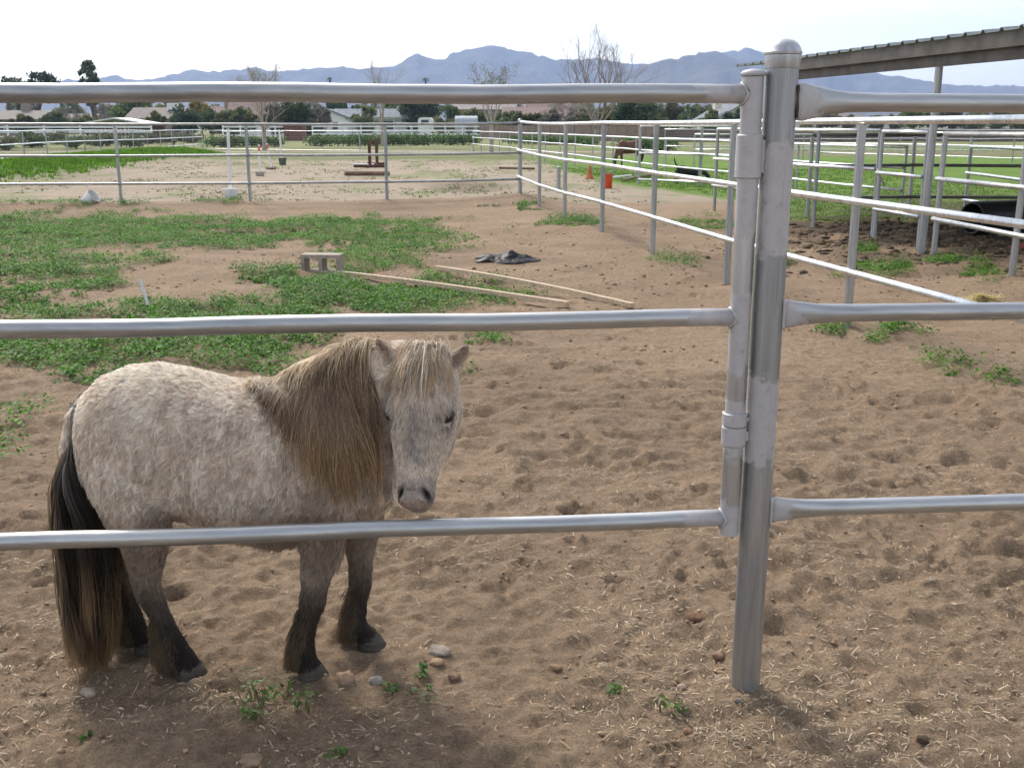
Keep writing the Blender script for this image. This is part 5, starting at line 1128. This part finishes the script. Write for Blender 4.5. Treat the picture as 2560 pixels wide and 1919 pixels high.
for b0, e, f_, s_ in EAR:
    d = ro_-np.array(b0); t = d @ np.array(e); ee = (t > .0) & (np.linalg.norm(d, axis=1) < .11); ear |= ee; D = np.where(ee[:, None], np.array(e)[None]*1.0+nr_*.2, D)
D -= nr_*(D*nr_).sum(1)[:, None]; D /= np.linalg.norm(D, axis=1)[:, None]+1e-9
Ln = .015*rng.uniform(.6, 1.3, n); Ln = np.where(ish, .013*rng.uniform(.6, 1.2, n), Ln); Ln = np.where(ish, Ln*(1-.68*np.clip((ta-.55)/.35, 0, 1)), Ln); Ln = np.where(ear, .0055, Ln)
Ln = np.where((~ish) & (z < .30), .013*rng.uniform(.6, 1.3, n), Ln); Ln = np.where((~ish) & (z < .42) & (z > .35) & (x > -.9) & (nr_[:, 2] < -.3), .034*rng.uniform(.5, 1.2, n), Ln)
Ln = np.where(ish & (hn < -.075) & (ta > .2) & (ta < .8), .028*rng.uniform(.5, 1.3, n), Ln)                         # beard under the jaw
lift = np.where(ish | ear, .30, np.where(z < .3, .30, .33))
K = 5; sv = np.linspace(0, 1, K)[None, :, None]
dirv = D*(1-lift)[:, None]+nr_*lift[:, None]; dirv /= np.linalg.norm(dirv, axis=1)[:, None]
sidev = np.cross(nr_, D)
ph = 6.28*(fbm(x/.035, z/.035+ro_[:, 1]*9, 611, 2)*2.2); amp = np.where(ish | ear, .0, np.where(z < .3, .0012, .0058))
gv = np.array([[0, 0, -1.]])-nr_*np.minimum(0, -nr_[:, 2])[:, None]
P = ro_[:, None]-nr_[:, None]*np.where(ish, .0006, .0015)[:, None, None]+dirv[:, None]*Ln[:, None, None]*sv+gv[:, None]*np.where(ish, 0, Ln*.30)[:, None, None]*sv**2+D[:, None]*(Ln*.30)[:, None, None]*sv**2+sidev[:, None]*(amp[:, None]*np.sin(ph[:, None]+sv[..., 0]*6.5)*sv[..., 0])[..., None]
# clumping into locks
ncl = 26000; ci = rng.choice(n, ncl, replace=False); kd = kdtree.KDTree(ncl)
for i, c in enumerate(ci): kd.insert(ro_[c], i)
kd.balance(); own = np.array([kd.find(r)[1] for r in ro_])
cl = ci[own]; cstr = np.where(ish | ear, .12, .55)[:, None, None]
tgt = P[cl]+(ro_-ro_[cl])[:, None]*.25; P = P*(1-cstr*sv**1.3)+tgt*(cstr*sv**1.3)
Cc = coatcol(ro_)*(rng.uniform(.74, 1.25, n)*(rng.uniform(.72, 1.20, ncl)[own]))[:, None]
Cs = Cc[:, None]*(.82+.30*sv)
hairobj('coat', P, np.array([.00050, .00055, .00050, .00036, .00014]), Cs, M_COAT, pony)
# long hair in locks
def locks(roots, d0, d1, L, k, turn, spread, wav, rng):
    """roots (n,3); directions turn from d0 to d1 along the strand"""
    n = len(roots); P = np.empty((n, k, 3)); P[:, 0] = roots; s = np.linspace(0, 1, k)
    for i in range(1, k):
        w = np.clip(s[i]/turn, 0, 1); w = (w*w*(3-2*w))[:, None] if np.ndim(w) else w*w*(3-2*w)
        d = d0*(1-w)+d1*w; d = d/np.linalg.norm(d, axis=1)[:, None]; P[:, i] = P[:, i-1]+d*(L/(k-1))[:, None]
    return P+(spread[:, None]*np.sin(np.pi*np.minimum(s*.86+.02, 1))[None, :, None])+(wav[:, None]*np.sin(s[None, :, None]*7+rng.uniform(0, 6.3, (n, 1, 1)))*s[None, :, None])
def drape(roots, d0, d1, L, k, turn, lat, wav, gap, rng, xcap=None):
    """strands that slide over the body: every step is pushed back outside the skin, so lengths stay true"""
    n = len(roots); P = np.empty((n, k, 3)); P[:, 0] = roots; ph_ = rng.uniform(0, 6.28, (n, 1)); st_ = (L/(k-1))[:, None]
    for i in range(1, k):
        s = i/(k-1); w = min(1., s/turn); w = w*w*(3-2*w); d = d0*(1-w)+d1*w+lat*math.cos(2.6*s)+wav*np.cos(ph_+s*8)
        d /= np.linalg.norm(d, axis=1)[:, None]; q = P[:, i-1]+d*st_
        if xcap is not None: q[:, 0] = np.minimum(q[:, 0], xcap(q[:, 2]))
        for j in range(n):
            v = Vector(q[j]); l_, nr, ix, ds = bvh.find_nearest(v, .15)
            if l_ is not None and (v-l_).dot(nr) < gap[j]: q[j] = l_+nr*gap[j]
        P[:, i] = q
    return P
CR = np.array([(-.665, YB, .795), (-.60, YB, .808), (-.53, YB, .830), (-.455, YB, .860), (-.385, YB-.003, .890), (-.325, YB-.012, .910), (-.275, YB-.03, .920), (-.245, YB-.055, .920)])
def crest(t): i = np.linspace(0, 1, len(CR)); return np.stack([np.interp(t, i, CR[:, j]) for j in range(3)], 1)
for i in range(len(CR)):
    h_ = bvh.ray_cast(Vector((CR[i, 0], CR[i, 1], 1.3)), Vector((0, 0, -1)))[0]
    if h_ is not None: CR[i, 2] = h_.z+.004
def mane(nl_, ns, name, col_top, col_mid, col_tip, Lf, seed, drift=0):
    rng = np.random.default_rng(seed); tl = np.sort(rng.random(nl_))*.68; t = np.repeat(tl, ns)+rng.normal(0, .010, nl_*ns); t = np.clip(t, 0, .69); n = len(t)
    r0 = crest(t)+np.stack([rng.normal(0, .004, n), rng.normal(0, .011, n), rng.normal(0, .003, n)], 1)
    lk = lambda s, sc: np.repeat(rng.normal(0, s, (nl_, 3))*np.array(sc), ns, 0)
    d0 = np.array([-.46+drift, -.80, .16])+lk(.20, (1, 1, 1))+rng.normal(0, .06, (n, 3)); d1 = np.array([.02+drift*.3, -.06, -1.])+lk(.10, (1.4, .5, 0))+rng.normal(0, .028, (n, 3))
    L = Lf(t)*np.repeat(rng.uniform(.55, 1.12, nl_), ns)*rng.uniform(.72, 1.08, n)
    jx = np.repeat(rng.normal(0, .008, nl_), ns); P = drape(r0, d0, d1, L, 11, .42, rng.normal(0, .075, (n, 3))*np.array([1, .4, .2]), np.repeat(rng.normal(0, .16, (nl_, 3)), ns, 0)*np.array([1, .4, .1])+rng.normal(0, .03, (n, 3)), rng.uniform(.005, .020, n), rng, lambda z: -.334+jx-.034*np.clip((z-.82)/.03, 0, 1))
    s = np.linspace(0, 1, 11)[None, :, None]
    tone = np.repeat(rng.uniform(.55, 1.5, nl_), ns)[:, None, None]*rng.uniform(.8, 1.2, n)[:, None, None]
    dm = s*L[:, None, None]+np.repeat(rng.normal(0, .02, nl_), ns)[:, None, None]; w1 = np.clip((dm-.03)/.10, 0, 1); w2 = np.clip((dm-.24)/.14, 0, 1)
    C_ = (np.array(col_top)*(1-w1)+np.array(col_mid)*w1)*(1-w2)+np.array(col_tip)*w2; C_ = C_*tone
    return P, C_
P1, C1 = mane(320, 32, 'mane', (.64, .51, .345), (.24, .163, .104), (.39, .25, .13), lambda t: .11+.31*np.clip(t/.50, 0, 1)**1.2-.05*np.clip((t-.56)/.1, 0, 1), 21)  # cream roots, made paler along the crest as painted sunlight
P2, C2 = mane(130, 16, 'mane', (.74, .63, .47), (.52, .40, .26), (.40, .27, .14), lambda t: .09+.14*np.clip(t/.6, 0, 1), 23, -.05)
hairobj('mane', np.concatenate([P1, P2]), np.array([.00075]*7+[.0007, .0006, .0004, .0002]), np.concatenate([C1, C2]), M_LONG, pony, 'long brown mane with golden tips hanging over the near side')
# forelock
rng = np.random.default_rng(31); nl_, ns = 80, 24; n = nl_*ns; ls = np.repeat(rng.uniform(-1, 1, nl_), ns)+rng.normal(0, .05, n)
r0 = np.array(hp(-.02, 0, -.005))+np.array(HX)*(ls*.048)[:, None]+np.array(HN)*rng.normal(0, .012, n)[:, None]+np.array(HA)*rng.normal(-.005, .008, n)[:, None]
d0 = np.array(HN)*.75-np.array(HA)*.25+np.array(HX)*(ls*.30)[:, None]+np.repeat(rng.normal(0, .12, (nl_, 3)), ns, 0); d1 = np.array(HA)+np.array(HX)*(ls*.16-.10)[:, None]+np.repeat(rng.normal(0, .10, (nl_, 3)), ns, 0)+rng.normal(0, .03, (n, 3))
L = np.repeat(rng.uniform(.05, .20, nl_), ns)*rng.uniform(.7, 1.05, n)*(1-.25*np.abs(ls))
P = drape(r0, d0, d1, L, 9, .35, rng.normal(0, .06, (n, 3)), np.repeat(rng.normal(0, .12, (nl_, 3)), ns, 0), rng.uniform(.004, .013, n), rng); s = np.linspace(0, 1, 9)[None, :, None]
tone = np.repeat(rng.uniform(.5, 1.4, nl_), ns)[:, None, None]*rng.uniform(.75, 1.25, n)[:, None, None]
hairobj('forelock', P, np.array([.0007]*5+[.0006, .0005, .0004, .0002]), 1.28*(np.array((.50, .42, .33))*(1-s)+np.repeat(np.array(((.60, .48, .34), (.30, .255, .215), (.62, .40, .20), (.52, .44, .35)))[rng.integers(0, 4, nl_)], ns, 0)[:, None]*s)*tone, M_LONG, pony, 'cream and grey forelock over the forehead')
# tail
rng = np.random.default_rng(41); nl_, ns = 150, 40; n = nl_*ns; al = np.repeat(rng.random(nl_), ns)+rng.normal(0, .03, n); yo = np.repeat(rng.normal(0, .030, nl_), ns)+rng.normal(0, .005, n)
t0 = np.repeat(rng.random(nl_)**1.3, ns); dk = np.array([(-1.105, YB, .755), (-1.135, YB, .71), (-1.165, YB, .64), (-1.175, YB, .57)])
r0 = np.stack([np.interp(t0, np.linspace(0, 1, 4), dk[:, j]) for j in range(3)], 1); s = np.linspace(0, 1, 13)
zt = np.maximum(.022, np.repeat(np.abs(rng.normal(0, .13, nl_)), ns)+rng.normal(0, .025, n)+.012)
P = np.empty((n, 13, 3))
for i, q in enumerate(s):
    zz = r0[:, 2]*(1-q)+zt*q
    xl = np.interp(-zz, -np.array([.76, .68, .58, .45, .30, .15, 0.]), [-1.125, -1.165, -1.188, -1.195, -1.190, -1.178, -1.172]); xr_ = np.interp(-zz, -np.array([.76, .68, .58, .45, .30, .15, 0.]), [-1.108, -1.128, -1.11, -1.07, -1.068, -1.08, -1.098])
    blend_ = np.clip(q/.35, 0, 1)
    P[:, i, 0] = r0[:, 0]*(1-blend_)+(xl+(xr_-xl)*al)*blend_; P[:, i, 1] = YB-.015*blend_+yo*np.clip(q/.2, 0, 1)-.045*blend_; P[:, i, 2] = zz
P += rng.normal(0, .008, (n, 1, 3))*(s[None, :, None]**1.5)*np.array([1, 1, 0])+(np.repeat(rng.normal(0, .009, (nl_, 1, 3)), ns, 0))*np.sin(s[None, :, None]*8+np.repeat(rng.uniform(0, 6, (nl_, 1, 1)), ns, 0))*s[None, :, None]
P = pushout(P, .010); s = s[None, :, None]; edge_ = np.clip(1-al/.28, 0, 1)[:, None, None]
tone = np.repeat(rng.uniform(.55, 1.4, nl_), ns)[:, None, None]*rng.uniform(.8, 1.2, n)[:, None, None]
Ct = np.array((.24, .215, .175))*np.clip(1-s/.35, 0, 1)+np.array((.058, .043, .033))*np.clip(1-np.abs(s-.5)/.45, 0, 1)+np.array((.28, .18, .095))*np.clip((s-.70-np.repeat(rng.normal(.02, .035, nl_), ns)[:, None, None])/.30, 0, 1)
Ct = Ct*(1-edge_*.75)+np.array((.38, .27, .155))*edge_*.75
hairobj('tail', P, np.array([.0009]*9+[.0008, .0007, .0005, .0002]), Ct*tone, M_LONG, pony, 'long dark tail with tan edge and tips reaching the ground')
# feathers behind the fetlocks and knees
PF = []; CF = []; rng = np.random.default_rng(51)
for k, pts in LEG.items():
    fx, fy, fz = [p for p in pts if p[2] < .1][0][:3]
    for (cz, n, L0) in ((.155, 600, .04), (.115, 1000, .06), (.085, 1100, .06), (.058, 700, .036)):
        zi = [p[2] for p in pts][::-1]; cx_ = np.interp(cz, zi, [p[0] for p in pts][::-1]); cy_ = np.interp(cz, zi, [p[1] for p in pts][::-1])
        a = rng.normal(math.pi, .9, n); z_ = cz+rng.normal(0, .018, n); r0 = np.stack([cx_+.022*np.cos(a), cy_+.022*np.sin(a), np.maximum(z_, .03)], 1); o = np.stack([np.cos(a), np.sin(a), 0*a], 1)
        lw = np.clip(.4-.6*np.cos(a), .25, 1); L = L0*rng.uniform(.6, 1.25, n)*lw; s = np.linspace(0, 1, 6)
        P = r0[:, None]+o[:, None]*(L*.42)[:, None, None]*(s[None, :, None]**.8)+np.array([-.12, 0, -1.])*(L*.85)[:, None, None]*(s[None, :, None]**1.25); P[..., 2] = np.maximum(P[..., 2], .020)
        PF.append(P); CF.append((np.array((.042, .031, .024))*(1-.5*s[None, :, None])+np.array((.20, .135, .07))*.75*s[None, :, None]**2)*rng.uniform(.7, 1.3, n)[:, None, None])
hairobj('feather', np.concatenate(PF), np.array([.0010, .0010, .0009, .0008, .0005, .0002]), np.concatenate(CF), M_LONG, pony, 'dark shaggy hair round the fetlocks')

# ---- brown horse grazing in the pasture
hg = gp(1572, 419); hx, hy, hz0 = hg.x, hg.y, hz(hg.x, hg.y)
horse = thing('horse', 'chestnut brown horse grazing on the green pasture beyond the fences', 'horse', (hx, hy, hz0))
mb = MB(); T2 = lambda x, y, z: (hx+x, hy+y, hz0+z)
mb.loft([(T2(x, .35*x, (t+b)/2), (0, 0, 1), (-.35, 1, 0), (t-b)/2, w) for x, t, b, w in ((.47, .80, .62, .05), (.42, .90, .55, .13), (.30, .94, .50, .17), (.10, .90, .46, .18), (-.10, .88, .45, .17), (-.26, .93, .47, .14), (-.38, .86, .52, .09))], 20)
limb(mb, [T2(-.26, -.09, .74)+(.15, .08), T2(-.38, -.13, .60)+(.11, .07), T2(-.46, -.16, .42)+(.075, .055), T2(-.50, -.18, .27)+(.062, .05)], 12)
limb(mb, [T2(-.47, -.17, .33)+(.05, .05), T2(-.52, -.19, .22)+(.062, .055), T2(-.50, -.19, .12)+(.046, .042), T2(-.475, -.19, .05)+(.036, .036)], 12)
for (x, y) in ((-.28, -.20), (-.24, .02)): limb(mb, [T2(x, y, .58)+(.075, .06), T2(x-.02, y, .42)+(.05,), T2(x, y, .28)+(.034,), T2(x, y, .14)+(.024,), T2(x, y, .06)+(.030,), T2(x-.01, y, .0)+(.036,)], 10)
for (x, y) in ((.30, -.02), (.40, .22)): limb(mb, [T2(x, y, .66)+(.12, .08), T2(x+.02, y, .48)+(.085, .06), T2(x+.06, y, .34)+(.045,), T2(x+.07, y, .27)+(.036,), T2(x+.04, y, .14)+(.025,), T2(x+.03, y, .06)+(.030,), T2(x+.02, y, .0)+(.036,)], 10)
for s in (-.03, .03): limb(mb, [T2(-.46+s, -.16+s, .36)+(.02,), T2(-.45+s*1.5, -.16+s, .42)+(.014,), T2(-.445+s*1.7, -.16+s, .45)+(.004,)], 8)
hb_ = remeshed(mb, .018, 4, 'body'); XX = coords(hb_); cc = np.empty((len(XX), 3)); cc[:] = (.14, .058, .030); cc[XX[:, 2]-hz0 < .25] = (.06, .03, .02); cc[XX[:, 2]-hz0 < .05] = (.02, .017, .015)
setcol(hb_, cc); hb_.materials.append(mat('chestnut_coat', (.12, .05, .03), .55, attr='coat', var=.15)); link('body', hb_, horse)
M_DKH = mat('dark_horse_hair', (.022, .013, .010), .7)
mb = MB(); limb(mb, [T2(.46, .17, .80)+(.03,), T2(.50, .18, .70)+(.045,), T2(.505, .18, .50)+(.05,), T2(.49, .18, .28)+(.03,), T2(.485, .18, .2)+(.008,)], 8); mb.build('tail', M_DKH, horse, True)
mb = MB(); limb(mb, [T2(-.22, -.08, .90)+(.03, .02), T2(-.33, -.12, .78)+(.04, .025), T2(-.42, -.15, .62)+(.04, .03), T2(-.47, -.17, .48)+(.035, .04)], 8); mb.build('mane', M_DKH, horse, True)
mb = MB(); mb.tube([T2(-.50+.066*math.cos(a), -.19+.062*math.sin(a), .19+.01*math.cos(a)) for a in [k*.52 for k in range(13)]], .008, 5); mb.build('halter', M_DKH, horse, True)
# ---- black dog in the grass
dg_ = gp(1722, 458); dx, dy, dz = dg_.x, dg_.y, hz(dg_.x, dg_.y)
dog = thing('dog', 'black dog with upright tail nosing through the pasture grass', 'dog', (dx, dy, dz)); mb = MB(); T2 = lambda x, y, z: (dx+x*1.12, dy+y, dz+z*1.18)
mb.loft([(T2(x, .12*x, (t+b)/2), (0, 0, 1), (0, 1, 0), (t-b)/2, w) for x, t, b, w in ((-.30, .36, .26, .03), (-.27, .40, .21, .075), (-.15, .41, .19, .085), (0, .37, .16, .09), (.15, .35, .14, .095), (.25, .34, .15, .08), (.31, .30, .18, .05))], 16)
limb(mb, [T2(.24, .03, .28)+(.07, .06), T2(.33, .04, .25)+(.06, .05), T2(.39, .05, .21)+(.055,), T2(.44, .05, .16)+(.05,), T2(.49, .05, .11)+(.033,), T2(.53, .05, .07)+(.022,)], 12)
for x, y in ((.20, -.05), (.22, .07)): limb(mb, [T2(x, y, .25)+(.045,), T2(x-.01, y, .14)+(.026,), T2(x, y, .06)+(.02,), T2(x+.015, y, .0)+(.024,)], 8)
for x, y in ((-.24, -.06), (-.28, .05)): limb(mb, [T2(x, y, .30)+(.065, .045), T2(x+.03, y, .19)+(.042,), T2(x-.04, y, .11)+(.022,), T2(x-.03, y, .05)+(.018,), T2(x-.01, y, .0)+(.024,)], 8)
limb(mb, [T2(-.27, 0, .37)+(.026,), T2(-.32, 0, .43)+(.022,), T2(-.345, 0, .51)+(.018,), T2(-.35, 0, .57)+(.008,)], 8)
for s in (-1, 1): limb(mb, [T2(.40, .05+s*.04, .23)+(.022, .012), T2(.41, .05+s*.06, .19)+(.026, .010), T2(.42, .05+s*.065, .14)+(.012, .006)], 8)
db = remeshed(mb, .012, 3, 'body'); db.materials.append(mat('black_dog_coat', (.010, .010, .011), .6, var=.3, scale=20, bump=.5, bscale=80)); link('body', db, dog)
mb = MB(); mb.tube([T2(.335, .04+.063*math.cos(a), .245+.066*math.sin(a)) for a in [k*.52 for k in range(13)]], .006, 5); mb.build('collar', mat('red_collar', (.25, .03, .03)), dog, True)
# ================================================================== HAZE: the dusty air between here and the mountains
hb = MB().box((0, 2150, 215), (8400, 5500, 440))
hme = hb.build('haze', None, None, False, kind='stuff')
hm = bpy.data.materials.new('haze_air'); hm.use_nodes = True; hm.node_tree.nodes.clear()
vo = hm.node_tree.nodes.new('ShaderNodeVolumePrincipled'); oo = hm.node_tree.nodes.new('ShaderNodeOutputMaterial')
vo.inputs['Color'].default_value = (.48, .65, 1.0, 1); vo.inputs['Density'].default_value = .00022; vo.inputs['Anisotropy'].default_value = .2
hm.node_tree.links.new(vo.outputs[0], oo.inputs['Volume']); hme.data.materials.append(hm)
bpy.context.view_layer.update()
